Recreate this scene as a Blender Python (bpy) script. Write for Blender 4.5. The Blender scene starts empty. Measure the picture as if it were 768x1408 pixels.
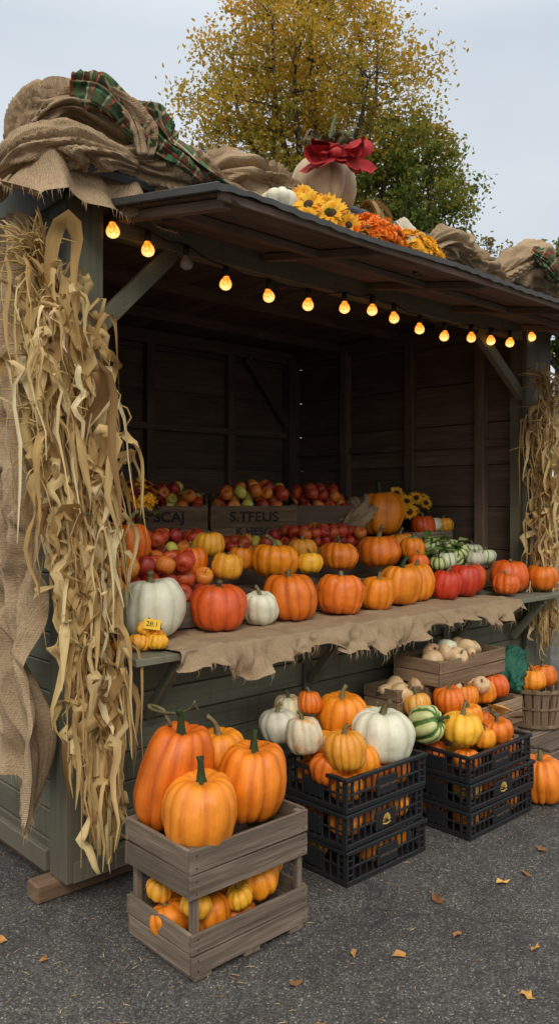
import bpy, math, random
import numpy as np
from mathutils import Vector, Matrix, Euler, noise
R = random.Random(7)
scene = bpy.context.scene
COL = scene.collection
V = Vector
def rad(a): return math.radians(a)
RV = V((0.735, -0.678, 0))      # across the street view
FV = V((0.678, 0.735, 0))

# ------------------------------------------------------------------ mesh builder
class MB:
    def __init__(s):
        s.v=[]; s.f=[]; s.m=[]; s.b=[]; s.r=[]; s.sm=[]
    def add(s, vs, fs, mi=0, bco=None, rnd=None, smooth=False):
        o=len(s.v); s.v.extend([tuple(p) for p in vs])
        s.f.extend([tuple(i+o for i in f) for f in fs])
        s.m.extend([mi]*len(fs)); s.sm.extend([smooth]*len(fs))
        if bco is None: bco=[(p[0],p[1],p[2]) for p in vs]
        s.b.extend([tuple(x) for x in bco])
        if rnd is None: rnd=R.random()
        if isinstance(rnd,(int,float)): s.r.extend([rnd]*len(vs))
        else: s.r.extend(rnd)
    def obj(s, name, mats, parent=None, loc=(0,0,0), rot=(0,0,0)):
        me=bpy.data.meshes.new(name); me.from_pydata(s.v,[],s.f)
        me.polygons.foreach_set('material_index', s.m)
        me.polygons.foreach_set('use_smooth', s.sm)
        a=me.attributes.new('bco','FLOAT_VECTOR','POINT'); a.data.foreach_set('vector', np.array(s.b,dtype=np.float32).ravel())
        a=me.attributes.new('rnd','FLOAT','POINT'); a.data.foreach_set('value', np.array(s.r,dtype=np.float32))
        for m in mats: me.materials.append(m)
        me.update()
        return place(name, me, loc, rot, parent)
def place(name, me, loc=(0,0,0), rot=(0,0,0), parent=None, scale=None):
    ob=bpy.data.objects.new(name, me); COL.objects.link(ob)
    ob.location=loc; ob.rotation_euler=rot
    if scale is not None: ob.scale=scale
    if parent: ob.parent=parent
    return ob
def empty(name, loc=(0,0,0), rot=(0,0,0)):
    return place(name, None, loc, rot)

def box(mb, c, d, rot=None, mi=0, bev=0.003, rnd=None, smooth=False):
    hx,hy,hz=[x/2 for x in d]; h=(hx,hy,hz); bev=min(bev, min(h)*0.45)
    vs=[]; idx={}
    for sx in (-1,1):
        for sy in (-1,1):
            for sz in (-1,1):
                sg=(sx,sy,sz)
                for a in range(3):
                    idx[(sg,a)]=len(vs)
                    vs.append(V([sg[k]*(h[k]-(0 if k==a else bev)) for k in range(3)]))
    fs=[]
    for a in range(3):
        b,c2=[k for k in range(3) if k!=a]
        for s in (-1,1):
            q=[]
            for (p,r_) in ((-1,-1),(1,-1),(1,1),(-1,1)):
                sg=[0,0,0]; sg[a]=s; sg[b]=p; sg[c2]=r_; q.append(idx[(tuple(sg),a)])
            fs.append(q)
        for p in (-1,1):
            for r_ in (-1,1):
                s1=[0,0,0]; s2=[0,0,0]
                s1[a]=-1; s2[a]=1
                for S in (s1,s2): S[b]=p; S[c2]=r_
                fs.append([idx[(tuple(s1),b)],idx[(tuple(s2),b)],idx[(tuple(s2),c2)],idx[(tuple(s1),c2)]])
    for sx in (-1,1):
        for sy in (-1,1):
            for sz in (-1,1):
                fs.append([idx[((sx,sy,sz),a)] for a in range(3)])
    out=[]
    for f in fs:
        cc=sum((vs[i] for i in f),V((0,0,0)))/len(f)
        n=(vs[f[1]]-vs[f[0]]).cross(vs[f[2]]-vs[f[0]])
        out.append(f if n.dot(cc)>0 else f[::-1])
    order=sorted(range(3), key=lambda k:-h[k])
    off=(R.random()*20,R.random()*20,R.random()*20)
    bco=[(p[order[0]]+off[0],p[order[1]]+off[1],p[order[2]]+off[2]) for p in vs]
    M=Matrix.Identity(3)
    if rot is not None: M=rot if isinstance(rot,Matrix) else Euler(rot).to_matrix()
    c=V(c)
    mb.add([M@p+c for p in vs], out, mi, bco, rnd, smooth)

def beam(mb, p0, p1, w, t, mi=0, up=V((0,0,1)), bev=0.003):
    p0=V(p0); p1=V(p1); d=p1-p0; L=d.length; x=d.normalized()
    if abs(x.dot(up))>0.98: up=V((0,1,0))
    y=up.cross(x).normalized(); z=x.cross(y)
    M=Matrix((x,y,z)).transposed()
    box(mb,(p0+p1)/2,(L,w,t),M,mi,bev)

def catmull(pts, n):
    pts=[V(p) for p in pts]; out=[]
    P=[pts[0]*2-pts[1]]+pts+[pts[-1]*2-pts[-2]]
    for i in range(1,len(P)-2):
        for k in range(n):
            t=k/n
            out.append(0.5*((2*P[i])+(-P[i-1]+P[i+1])*t+(2*P[i-1]-5*P[i]+4*P[i+1]-P[i+2])*t*t+(-P[i-1]+3*P[i]-3*P[i+1]+P[i+2])*t**3))
    out.append(pts[-1]); return out
def lerpl(a,t):
    t=max(0,min(1,t))*(len(a)-1); i=min(int(t),len(a)-2); return a[i]+(a[i+1]-a[i])*(t-i)
def smooth01(t):
    t=max(0,min(1,t)); return t*t*(3-2*t)

def tube(mb, pts, rads, n=8, mi=0, rnd=None, cap=True, lump=0, smooth=True):
    pts=[V(p) for p in pts]; N=len(pts)
    if not isinstance(rads,(list,tuple)): rads=[rads]*N
    if len(rads)!=N: rads=[lerpl(rads,i/(N-1)) for i in range(N)]
    t0=(pts[1]-pts[0]).normalized(); up=V((0,0,1)) if abs(t0.z)<0.9 else V((1,0,0))
    nrm=t0.cross(up).normalized(); vs=[]; b=[]; L=0
    for i,p in enumerate(pts):
        t=(pts[min(i+1,N-1)]-pts[max(i-1,0)]).normalized()
        nrm=(nrm-t*nrm.dot(t)).normalized(); bn=t.cross(nrm)
        if i: L+=(pts[i]-pts[i-1]).length
        for k in range(n):
            a=2*math.pi*k/n; rr=rads[i]*(1+(lump if k%2 else -lump))
            vs.append(p+nrm*math.cos(a)*rr+bn*math.sin(a)*rr); b.append((L,a*rads[i],i*0.01))
    fs=[]
    for i in range(N-1):
        for k in range(n):
            k2=(k+1)%n
            fs.append((i*n+k,i*n+k2,(i+1)*n+k2,(i+1)*n+k))
    if cap:
        fs.append(tuple(range(n))[::-1]); fs.append(tuple((N-1)*n+k for k in range(n)))
    mb.add(vs,fs,mi,b,rnd,smooth)

def ribbon(mb, pts, widths, hint=V((0,0,1)), twist=0, tw0=0, mi=0, rnd=None, crease=0.2, nc=3):
    pts=[V(p) for p in pts]; N=len(pts); vs=[]; b=[]; L=0
    for i,p in enumerate(pts):
        t=(pts[min(i+1,N-1)]-pts[max(i-1,0)]).normalized()
        s=t.cross(hint)
        if s.length<1e-3: s=t.cross(V((1,0.3,0)))
        s.normalize(); nn=s.cross(t)
        a=tw0+twist*i/(N-1); s2=s*math.cos(a)+nn*math.sin(a); n2=s2.cross(t)
        w=lerpl(widths,i/(N-1)) if len(widths)!=N else widths[i]
        if i: L+=(pts[i]-pts[i-1]).length
        for k in range(nc):
            u=k/(nc-1)*2-1
            vs.append(p+s2*u*w/2+n2*crease*w*(abs(u)-0.5)); b.append((L,u*w/2,0))
    fs=[]
    for i in range(N-1):
        for k in range(nc-1):
            fs.append((i*nc+k,i*nc+k+1,(i+1)*nc+k+1,(i+1)*nc+k))
    mb.add(vs,fs,mi,b,rnd,True)

def cloth_tube(mb, pts, rads, seed=0, amp=0.3, f=1.4, g=2.6, M=84, n=16, mi=0, squash=0.85):
    """gathered cloth: long soft folds that run along the path and twist slowly"""
    path=catmull(pts,n); N=len(path); vs=[]; b=[]; L=0
    sd=V((seed*3.1,seed*7.7,seed*1.3))
    nrm=None
    for i,p in enumerate(path):
        t=(path[min(i+1,N-1)]-path[max(i-1,0)]).normalized()
        if nrm is None: nrm=t.cross(V((0,0,1))).normalized()
        nrm=(nrm-t*nrm.dot(t)).normalized(); bn=t.cross(nrm)
        if i: L+=(path[i]-path[i-1]).length
        rr=lerpl(rads,i/(N-1))
        for k in range(M):
            a=2*math.pi*k/M
            w=noise.noise(V((math.cos(a),math.sin(a),L*g))+sd)*1.3+L*2.5
            n1=noise.noise(V((math.cos(a+w)*f*1.7,math.sin(a+w)*f*1.7,L*g))+sd)
            n2=noise.noise(V((math.cos(a+w*1.2)*f*3.6,math.sin(a+w*1.2)*f*3.6,L*g*1.5))+sd*2)
            n4=noise.noise(V((math.cos(a)*1.5,math.sin(a)*1.5,L*9))+sd)
            n5=noise.noise(V((math.cos(a+w)*8,math.sin(a+w)*8,L*14))+sd)
            r2=rr*(1+amp*1.6*n1+amp*0.9*(0.35-abs(n2)*1.7)+0.24*n4+0.05*n5)
            vs.append(p+nrm*math.cos(a)*r2+bn*math.sin(a)*r2*squash); b.append((L,a*rr,0))
    fs=[]
    for i in range(N-1):
        for k in range(M):
            k2=(k+1)%M
            fs.append((i*M+k,i*M+k2,(i+1)*M+k2,(i+1)*M+k))
    fs.append(tuple(range(M))[::-1]); fs.append(tuple((N-1)*M+k for k in range(M)))
    mb.add(vs,fs,mi,b,0.5,True)

def grid(mb, fn, nu, nv, mi=0, thick=0.0, rnd=0.5):
    vs=[];b=[]
    for i in range(nu+1):
        for j in range(nv+1):
            p,q=fn(i/nu,j/nv); vs.append(p); b.append(q)
    fs=[]
    for i in range(nu):
        for j in range(nv):
            a=i*(nv+1)+j; fs.append((a,a+1,a+nv+2,a+nv+1))
    mb.add(vs,fs,mi,b,rnd,True)

# ------------------------------------------------------------------ materials
class NT:
    def __init__(s,name):
        s.mat=bpy.data.materials.new(name); s.mat.use_nodes=True
        s.n=s.mat.node_tree.nodes; s.l=s.mat.node_tree.links
        s.bs=s.n['Principled BSDF']; s.out=s.n['Material Output']
    def node(s,t,**k):
        x=s.n.new(t)
        for a,v in k.items(): setattr(x,a,v)
        return x
    def link(s,a,b): s.l.new(a,b)
    def attr(s,name,o='Vector'):
        x=s.node('ShaderNodeAttribute'); x.attribute_name=name; return x.outputs[o]
    def mapping(s,vec,scale=(1,1,1)):
        x=s.node('ShaderNodeMapping'); s.link(vec,x.inputs['Vector']); x.inputs['Scale'].default_value=scale; return x.outputs[0]
    def noise(s,vec,scale=5,detail=4,rough=0.6,out='Fac'):
        x=s.node('ShaderNodeTexNoise'); 
        if vec is not None: s.link(vec,x.inputs['Vector'])
        x.inputs['Scale'].default_value=scale; x.inputs['Detail'].default_value=detail; x.inputs['Roughness'].default_value=rough
        return x.outputs[out]
    def ramp(s,fac,stops,interp='LINEAR'):
        x=s.node('ShaderNodeValToRGB'); s.link(fac,x.inputs[0]); e=x.color_ramp.elements; x.color_ramp.interpolation=interp
        while len(e)<len(stops): e.new(0.5)
        for el,(p,c) in zip(e,stops): el.position=p; el.color=(*c,1) if len(c)==3 else c
        return x.outputs[0]
    def mix(s,fac,a,b,bt='MIX'):
        x=s.node('ShaderNodeMix',data_type='RGBA',blend_type=bt)
        for v,i in ((fac,0),(a,6),(b,7)):
            if isinstance(v,(int,float)): x.inputs[i].default_value=v
            elif isinstance(v,tuple): x.inputs[i].default_value=(*v,1)
            else: s.link(v,x.inputs[i])
        return x.outputs[2]
    def math(s,op,a,b=0.0,c=None):
        x=s.node('ShaderNodeMath',operation=op)
        for i,v in enumerate((a,b,c)):
            if v is None: continue
            if isinstance(v,(int,float)): x.inputs[i].default_value=v
            else: s.link(v,x.inputs[i])
        return x.outputs[0]
    def hsv(s,col,h=None,sat=None,val=None):
        x=s.node('ShaderNodeHueSaturation'); s.link(col,x.inputs['Color'])
        for v,i in ((h,'Hue'),(sat,'Saturation'),(val,'Value')):
            if v is None: continue
            if isinstance(v,(int,float)): x.inputs[i].default_value=v
            else: s.link(v,x.inputs[i])
        return x.outputs[0]
    def bump(s,h,strength=0.3,dist=0.01):
        x=s.node('ShaderNodeBump'); s.link(h,x.inputs['Height']); x.inputs['Strength'].default_value=strength; x.inputs['Distance'].default_value=dist
        s.link(x.outputs[0],s.bs.inputs['Normal'])
    def fin(s,col,rough=0.6,spec=None,coat=None):
        if isinstance(col,tuple): s.bs.inputs['Base Color'].default_value=(*col,1)
        else: s.link(col,s.bs.inputs['Base Color'])
        if isinstance(rough,(int,float)): s.bs.inputs['Roughness'].default_value=rough
        else: s.link(rough,s.bs.inputs['Roughness'])
        if spec is not None: s.bs.inputs['Specular IOR Level'].default_value=spec
        if coat: s.bs.inputs['Coat Weight'].default_value=coat; s.bs.inputs['Coat Roughness'].default_value=0.3
        return s.mat

def wood(name,c1,c2,c3,bump=0.5,rough=0.8,gs=1.0):
    t=NT(name); b=t.attr('bco')
    g=t.noise(t.mapping(b,(2.5*gs,45*gs,45*gs)),1,6,0.65)
    big=t.noise(t.mapping(b,(2,6,6)),1.2,3)
    col=t.ramp(g,[(0.3,c1),(0.52,c2),(0.72,c3)])
    col=t.mix(t.ramp(big,[(0.35,(0,0,0)),(0.75,(1,1,1))]),col,tuple(x*0.62 for x in c2))
    fine=t.noise(t.mapping(b,(8,220,220)),1,4,0.7)
    col=t.mix(t.ramp(fine,[(0.55,(0,0,0)),(0.72,(0.6,0.6,0.6))]),col,tuple(x*0.7 for x in c1))
    val=t.math('MULTIPLY_ADD',t.attr('rnd','Fac'),0.5,0.75)
    col=t.hsv(col,val=val)
    t.bump(t.math('ADD',g,t.math('MULTIPLY',fine,0.4)),bump,0.006)
    return t.fin(col,rough,0.25)
def paint(name,c,worn,bump=0.35):
    t=NT(name); b=t.attr('bco')
    g=t.noise(t.mapping(b,(2,60,60)),1,5,0.6)
    big=t.noise(t.mapping(b,(1.5,5,5)),1.5,5,0.7)
    col=t.mix(t.ramp(big,[(0.3,(0,0,0)),(0.8,(1,1,1))]),c,tuple(x*1.35 for x in c))
    col=t.mix(t.ramp(g,[(0.32,(0.6,0.6,0.6)),(0.5,(0,0,0))]),col,tuple(x*0.62 for x in c))
    chip=t.noise(t.mapping(b,(14,50,50)),1,4,0.7)
    col=t.mix(t.ramp(chip,[(0.62,(0,0,0)),(0.70,(0.7,0.7,0.7))]),col,worn)
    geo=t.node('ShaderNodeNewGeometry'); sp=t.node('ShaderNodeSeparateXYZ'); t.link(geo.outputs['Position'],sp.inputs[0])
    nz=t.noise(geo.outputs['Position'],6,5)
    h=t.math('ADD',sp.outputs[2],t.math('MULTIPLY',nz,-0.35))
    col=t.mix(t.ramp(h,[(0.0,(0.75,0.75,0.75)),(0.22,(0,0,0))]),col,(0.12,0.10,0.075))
    rs=t.noise(t.mapping(geo.outputs['Position'],(26,26,1.6)),1,4,0.6)
    col=t.mix(t.ramp(rs,[(0.52,(0,0,0)),(0.72,(0.4,0.4,0.4))]),col,tuple(x*0.5 for x in c))
    col=t.hsv(col,val=t.math('MULTIPLY_ADD',t.attr('rnd','Fac'),0.34,0.83))
    t.bump(g,bump,0.004)
    return t.fin(col,0.62,0.3)
def plain(name,c,rough=0.6,var=0.25,scale=20,bump=0.1,metal=0):
    t=NT(name); tc=t.node('ShaderNodeTexCoord').outputs['Object']
    n=t.noise(tc,scale,5)
    col=t.mix(n,tuple(x*(1-var) for x in c),tuple(min(1,x*(1+var)) for x in c))
    if bump: t.bump(n,bump,0.004)
    t.bs.inputs['Metallic'].default_value=metal
    return t.fin(col,rough,0.4)
def pump(name,deep,light,mott=None,mthr=0.62,rough=0.46,stripe=None,sthr=0.5,g=0.30):
    t=NT(name); tc=t.node('ShaderNodeTexCoord').outputs['Object']
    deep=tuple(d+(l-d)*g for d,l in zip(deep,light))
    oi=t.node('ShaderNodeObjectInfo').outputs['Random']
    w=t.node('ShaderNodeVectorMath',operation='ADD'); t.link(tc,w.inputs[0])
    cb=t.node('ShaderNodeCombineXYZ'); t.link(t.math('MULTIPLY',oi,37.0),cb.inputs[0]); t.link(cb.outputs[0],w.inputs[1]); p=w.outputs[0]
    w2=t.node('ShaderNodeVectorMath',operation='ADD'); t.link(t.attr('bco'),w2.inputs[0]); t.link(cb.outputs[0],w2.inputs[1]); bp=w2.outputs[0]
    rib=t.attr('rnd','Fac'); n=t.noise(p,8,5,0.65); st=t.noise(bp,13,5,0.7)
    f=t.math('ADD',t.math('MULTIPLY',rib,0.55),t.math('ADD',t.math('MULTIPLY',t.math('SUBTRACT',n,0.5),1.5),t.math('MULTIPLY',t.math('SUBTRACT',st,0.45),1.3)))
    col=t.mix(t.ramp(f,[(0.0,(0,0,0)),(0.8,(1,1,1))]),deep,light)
    if stripe:
        sf=t.math('ADD',rib,t.math('MULTIPLY',t.math('SUBTRACT',t.noise(p,22,3),0.5),0.9))
        col=t.mix(t.ramp(sf,[(sthr-0.06,(1,1,1)),(sthr+0.06,(0,0,0))]),col,stripe)
    if mott:
        m=t.noise(p,16,6,0.7); col=t.mix(t.ramp(m,[(mthr,(0,0,0)),(mthr+0.08,(0.85,0.85,0.85))]),col,mott)
    sp=t.noise(p,120,2); col=t.mix(t.ramp(sp,[(0.66,(0,0,0)),(0.74,(0.3,0.3,0.3))]),col,tuple(min(1,x*1.3+0.08) for x in light))
    sc=t.noise(t.mapping(p,(8,8,24)),1.6,7,0.8); col=t.mix(t.ramp(sc,[(0.58,(0,0,0)),(0.72,(0.36,0.36,0.36))]),col,(0.33,0.20,0.10))
    col=t.hsv(col,h=t.math('MULTIPLY_ADD',oi,0.020,0.490),val=t.math('MULTIPLY_ADD',oi,0.25,0.87))
    t.bump(t.math('ADD',t.math('ADD',n,st),t.math('MULTIPLY',sp,0.35)),0.28,0.006)
    return t.fin(col,t.math('MULTIPLY_ADD',n,0.35,rough-0.18),0.45)
def burlap(name,c1,c2):
    t=NT(name); b=t.attr('bco')
    def wave(d):
        w=t.node('ShaderNodeTexWave',wave_type='BANDS',bands_direction=d); t.link(b,w.inputs[0])
        w.inputs['Scale'].default_value=50; w.inputs['Distortion'].default_value=1.8; w.inputs['Detail'].default_value=2; w.inputs['Detail Scale'].default_value=1.5
        return w.outputs['Fac']
    wv=t.math('MULTIPLY',wave('X'),wave('Y')); n=t.noise(b,5,6,0.7); n2=t.noise(b,150,3)
    col=t.mix(t.ramp(n,[(0.3,(0,0,0)),(0.7,(1,1,1))]),c1,c2); col=t.mix(t.math('MULTIPLY',wv,0.5),col,tuple(min(1,x*1.4) for x in c2)); 
    col=t.mix(t.ramp(n2,[(0.3,(0.55,0.55,0.55)),(0.55,(0,0,0))]),col,tuple(x*0.5 for x in c1))
    t.bump(t.math('ADD',wv,t.math('MULTIPLY',n2,0.8)),0.6,0.004)
    return t.fin(col,0.95,0.1)
def leafmat(name,stops,trans=0.35,rough=0.6):
    t=NT(name); col=t.ramp(t.attr('rnd','Fac'),stops)
    b=t.attr('bco'); n=t.noise(t.mapping(b,(6,90,90)),1,3); col=t.hsv(col,val=t.math('MULTIPLY_ADD',n,0.7,0.65))
    t.fin(col,rough,0.25)
    tr=t.node('ShaderNodeBsdfTranslucent'); t.link(col,tr.inputs[0])
    mx=t.node('ShaderNodeMixShader'); mx.inputs[0].default_value=trans
    t.link(t.bs.outputs[0],mx.inputs[1]); t.link(tr.outputs[0],mx.inputs[2]); t.link(mx.outputs[0],t.out.inputs[0])
    return t.mat

M_GREEN=paint('sage_painted_boards',(0.132,0.128,0.086),(0.27,0.235,0.175))
M_GREEND=paint('dark_painted_timber',(0.110,0.106,0.071),(0.23,0.20,0.15))
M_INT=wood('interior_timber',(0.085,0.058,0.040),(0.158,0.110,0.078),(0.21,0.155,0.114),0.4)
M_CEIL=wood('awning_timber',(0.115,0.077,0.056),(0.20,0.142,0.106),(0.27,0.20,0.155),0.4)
M_CRATE=wood('weathered_crate_wood',(0.085,0.062,0.044),(0.200,0.150,0.108),(0.34,0.27,0.20),0.8)
M_CRATE2=wood('brown_crate_wood',(0.11,0.068,0.037),(0.25,0.165,0.097),(0.38,0.27,0.175),0.6)
M_SKID=wood('skid_timber',(0.09,0.05,0.03),(0.17,0.105,0.06),(0.24,0.16,0.10),0.6)
M_ROOF=plain('roofing_felt',(0.05,0.055,0.065),0.75,0.3,60,0.4)
M_EDGE=plain('awning_edge_metal',(0.05,0.05,0.046),0.6,0.3,20,0.2)
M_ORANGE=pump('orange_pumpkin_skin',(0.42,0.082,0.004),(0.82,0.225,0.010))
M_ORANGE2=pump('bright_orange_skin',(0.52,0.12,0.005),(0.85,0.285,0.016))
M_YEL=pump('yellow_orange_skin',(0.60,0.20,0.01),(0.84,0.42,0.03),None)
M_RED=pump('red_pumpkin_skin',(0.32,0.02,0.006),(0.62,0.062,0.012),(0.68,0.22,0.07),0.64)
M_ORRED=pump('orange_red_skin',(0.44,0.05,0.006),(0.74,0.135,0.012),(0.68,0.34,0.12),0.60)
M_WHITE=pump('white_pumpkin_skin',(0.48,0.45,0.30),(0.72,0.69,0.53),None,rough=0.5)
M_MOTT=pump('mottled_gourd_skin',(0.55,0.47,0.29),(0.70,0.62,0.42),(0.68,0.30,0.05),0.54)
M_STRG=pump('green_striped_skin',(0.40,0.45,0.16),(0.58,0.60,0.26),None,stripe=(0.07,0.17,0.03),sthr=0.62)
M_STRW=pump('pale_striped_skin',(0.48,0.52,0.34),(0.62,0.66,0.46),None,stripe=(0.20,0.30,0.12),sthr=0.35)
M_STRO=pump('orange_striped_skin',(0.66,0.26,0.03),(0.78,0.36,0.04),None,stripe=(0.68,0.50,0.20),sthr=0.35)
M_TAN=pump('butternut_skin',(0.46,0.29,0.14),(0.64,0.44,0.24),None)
M_CREAM=pump('cream_decor_skin',(0.28,0.185,0.11),(0.47,0.335,0.215),None,rough=0.7)
M_STEM=wood('pumpkin_stem',(0.10,0.075,0.03),(0.20,0.17,0.075),(0.32,0.28,0.14),0.6)
M_STEMG=wood('green_stem',(0.02,0.035,0.012),(0.045,0.075,0.025),(0.12,0.13,0.05),0.6)
M_APPLE=pump('red_apple_skin',(0.22,0.010,0.010),(0.50,0.030,0.018),(0.64,0.26,0.05),0.54,rough=0.3,g=0.2)
M_APPLEY=pump('blush_apple_skin',(0.58,0.12,0.015),(0.76,0.32,0.045),(0.42,0.02,0.01),0.52,rough=0.3,g=0.2)
M_APPLEG=pump('green_apple_skin',(0.38,0.36,0.05),(0.62,0.54,0.10),(0.5,0.07,0.02),0.60,rough=0.3)
M_BURLAP=burlap('burlap_weave',(0.28,0.192,0.110),(0.44,0.322,0.20))
M_STRAW=leafmat('dry_corn_husk',[(0.0,(0.22,0.115,0.045)),(0.25,(0.42,0.255,0.095)),(0.6,(0.60,0.42,0.175)),(0.85,(0.72,0.56,0.28)),(1.0,(0.80,0.67,0.40))],0.25,0.7)
M_BLACK=plain('black_crate_plastic',(0.014,0.015,0.017),0.45,0.4,25,0.12)
M_GOLD=plain('gold_print',(0.50,0.32,0.06),0.6)
M_CABLE=plain('black_cable',(0.012,0.012,0.012),0.5)
M_PETY=leafmat('yellow_petals',[(0,(0.78,0.33,0.01)),(0.5,(0.86,0.46,0.02)),(1,(0.88,0.56,0.05))],0.3)
M_PETO=leafmat('orange_petals',[(0,(0.70,0.13,0.01)),(0.5,(0.86,0.22,0.015)),(1,(0.90,0.34,0.03))],0.3)
M_PETR=leafmat('crimson_petals',[(0,(0.10,0.006,0.01)),(1,(0.28,0.02,0.02))],0.2)
M_DISC=plain('sunflower_disc',(0.05,0.022,0.01),0.9,0.5,90,0.6)
M_LEAF=leafmat('green_leaf',[(0,(0.025,0.06,0.012)),(0.6,(0.06,0.12,0.02)),(1,(0.14,0.2,0.04))],0.3)
M_LEAFP=leafmat('pale_cabbage_leaf',[(0,(0.12,0.22,0.05)),(0.6,(0.28,0.38,0.12)),(1,(0.48,0.56,0.26))],0.3)
M_FALL=leafmat('fallen_leaf',[(0,(0.16,0.07,0.03)),(0.5,(0.34,0.16,0.055)),(0.9,(0.52,0.26,0.07)),(1,(0.66,0.40,0.08))],0.1)
M_DRY=leafmat('dried_leaf',[(0,(0.07,0.05,0.025)),(0.5,(0.17,0.12,0.06)),(1,(0.10,0.13,0.05))],0.1)
M_REDC=plain('red_ribbon_cloth',(0.34,0.014,0.016),0.75,0.35,30,0.2)
M_WCLOTH=plain('cream_cloth',(0.55,0.49,0.38),0.85,0.1,20,0.1)
M_NET=plain('green_net',(0.015,0.10,0.06),0.7,0.6,120,0.8)
M_TAG=plain('yellow_price_card',(0.80,0.50,0.02),0.6,0.03)
M_INK=plain('black_ink',(0.02,0.018,0.015),0.7)
M_TWINE=plain('green_twine',(0.05,0.20,0.11),0.6)
M_BARK=plain('tree_bark',(0.06,0.048,0.038),0.9,0.4,12,0.6)
def plaidmat():
    t=NT('plaid_ribbon'); b=t.attr('bco'); sp=t.node('ShaderNodeSeparateXYZ'); t.link(b,sp.inputs[0])
    base=(0.06,0.115,0.055)
    def st(o,f,ph,th): return t.math('GREATER_THAN',t.math('SINE',t.math('ADD',t.math('MULTIPLY',sp.outputs[o],f),ph)),th)
    c=t.mix(st(0,150,0,0.1),base,(0.035,0.065,0.038)); c=t.mix(st(1,150,1.0,0.1),c,(0.10,0.15,0.07))
    c=t.mix(st(0,75,1,0.90),c,(0.25,0.07,0.05)); c=t.mix(st(1,75,1.3,0.90),c,(0.25,0.07,0.05))
    c=t.mix(st(0,75,2.6,0.96),c,(0.36,0.31,0.19)); c=t.mix(st(1,75,2.9,0.96),c,(0.36,0.31,0.19))
    n=t.noise(b,300,3); c=t.hsv(c,val=t.math('MULTIPLY_ADD',n,0.8,0.6)); t.bump(n,0.4,0.002)
    return t.fin(c,0.9,0.1)
M_PLAID=plaidmat()
def bulbmat():
    t=NT('lit_amber_bulb'); tc=t.node('ShaderNodeTexCoord').outputs['Object']
    w=t.noise(t.mapping(tc,(160,160,90)),1,2)
    sp=t.node('ShaderNodeSeparateXYZ'); t.link(tc,sp.inputs[0])
    f=t.math('ADD',w,t.math('MULTIPLY',sp.outputs[2],-6.0))
    c=t.ramp(f,[(0.33,(0.66,0.15,0.010)),(0.5,(1.0,0.33,0.03)),(0.68,(1.0,0.66,0.24))])
    t.link(c,t.bs.inputs['Emission Color']); t.bs.inputs['Emission Strength'].default_value=1.9
    t.bs.inputs['Coat Weight'].default_value=0.6
    return t.fin((0.5,0.16,0.02),0.12)
M_BULB=bulbmat()
M_CLEAR=plain('unlit_bulb_glass',(0.30,0.27,0.22),0.1,0.1)

# ------------------------------------------------------------------ ground
def asphalt():
    t=NT('asphalt'); geo=t.node('ShaderNodeNewGeometry').outputs['Position']
    v=t.node('ShaderNodeTexVoronoi'); v.inputs['Scale'].default_value=165; t.link(geo,v.inputs['Vector'])
    sp=t.node('ShaderNodeSeparateXYZ'); t.link(v.outputs['Color'],sp.inputs[0])
    st=t.ramp(sp.outputs[0],[(0.0,(0.058,0.055,0.052)),(0.5,(0.092,0.088,0.083)),(0.86,(0.125,0.119,0.111)),(0.96,(0.20,0.188,0.173)),(1,(0.34,0.315,0.285))])
    gap=t.ramp(v.outputs['Distance'],[(0.35,(1,1,1)),(0.75,(0.5,0.5,0.5))])
    col=t.mix(1.0,st,gap,'MULTIPLY')
    big=t.noise(geo,0.9,6,0.6); col=t.mix(1.0,col,t.ramp(big,[(0.3,(0.68,0.67,0.66)),(0.7,(1.25,1.22,1.18))]),'MULTIPLY')
    st2=t.noise(geo,5,7,0.8); col=t.mix(1.0,col,t.ramp(st2,[(0.32,(0.62,0.61,0.60)),(0.6,(1.10,1.09,1.07))]),'MULTIPLY')
    dp=t.noise(t.mapping(geo,(0.5,1.3,1)),1.0,4,0.55)
    v2=t.node('ShaderNodeTexVoronoi',feature='DISTANCE_TO_EDGE'); v2.inputs['Scale'].default_value=0.45
    wp=t.node('ShaderNodeVectorMath',operation='ADD'); t.link(geo,wp.inputs[0]); 
    nz=t.node('ShaderNodeVectorMath',operation='SCALE'); t.link(t.noise(geo,3,4,0.6,'Color'),nz.inputs[0]); nz.inputs['Scale'].default_value=0.35
    t.link(nz.outputs[0],wp.inputs[1]); t.link(wp.outputs[0],v2.inputs['Vector'])
    col=t.mix(t.ramp(v2.outputs['Distance'],[(0.0,(0.7,0.7,0.7)),(0.005,(0,0,0))]),col,(0.025,0.024,0.023))
    h=t.math('MULTIPLY',v.outputs['Distance'],-1.0)
    t.bump(h,0.5,0.004)
    return t.fin(col,t.ramp(dp,[(0.4,(0.66,0.66,0.66)),(0.6,(0.86,0.86,0.86))]),0.3)
mb=MB(); 
mb.add([(-300,-300,0),(300,-300,0),(300,300,0),(-300,300,0)],[(0,1,2,3)],0,None,0.5)
mb.obj('asphalt_ground',[asphalt()])

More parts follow.
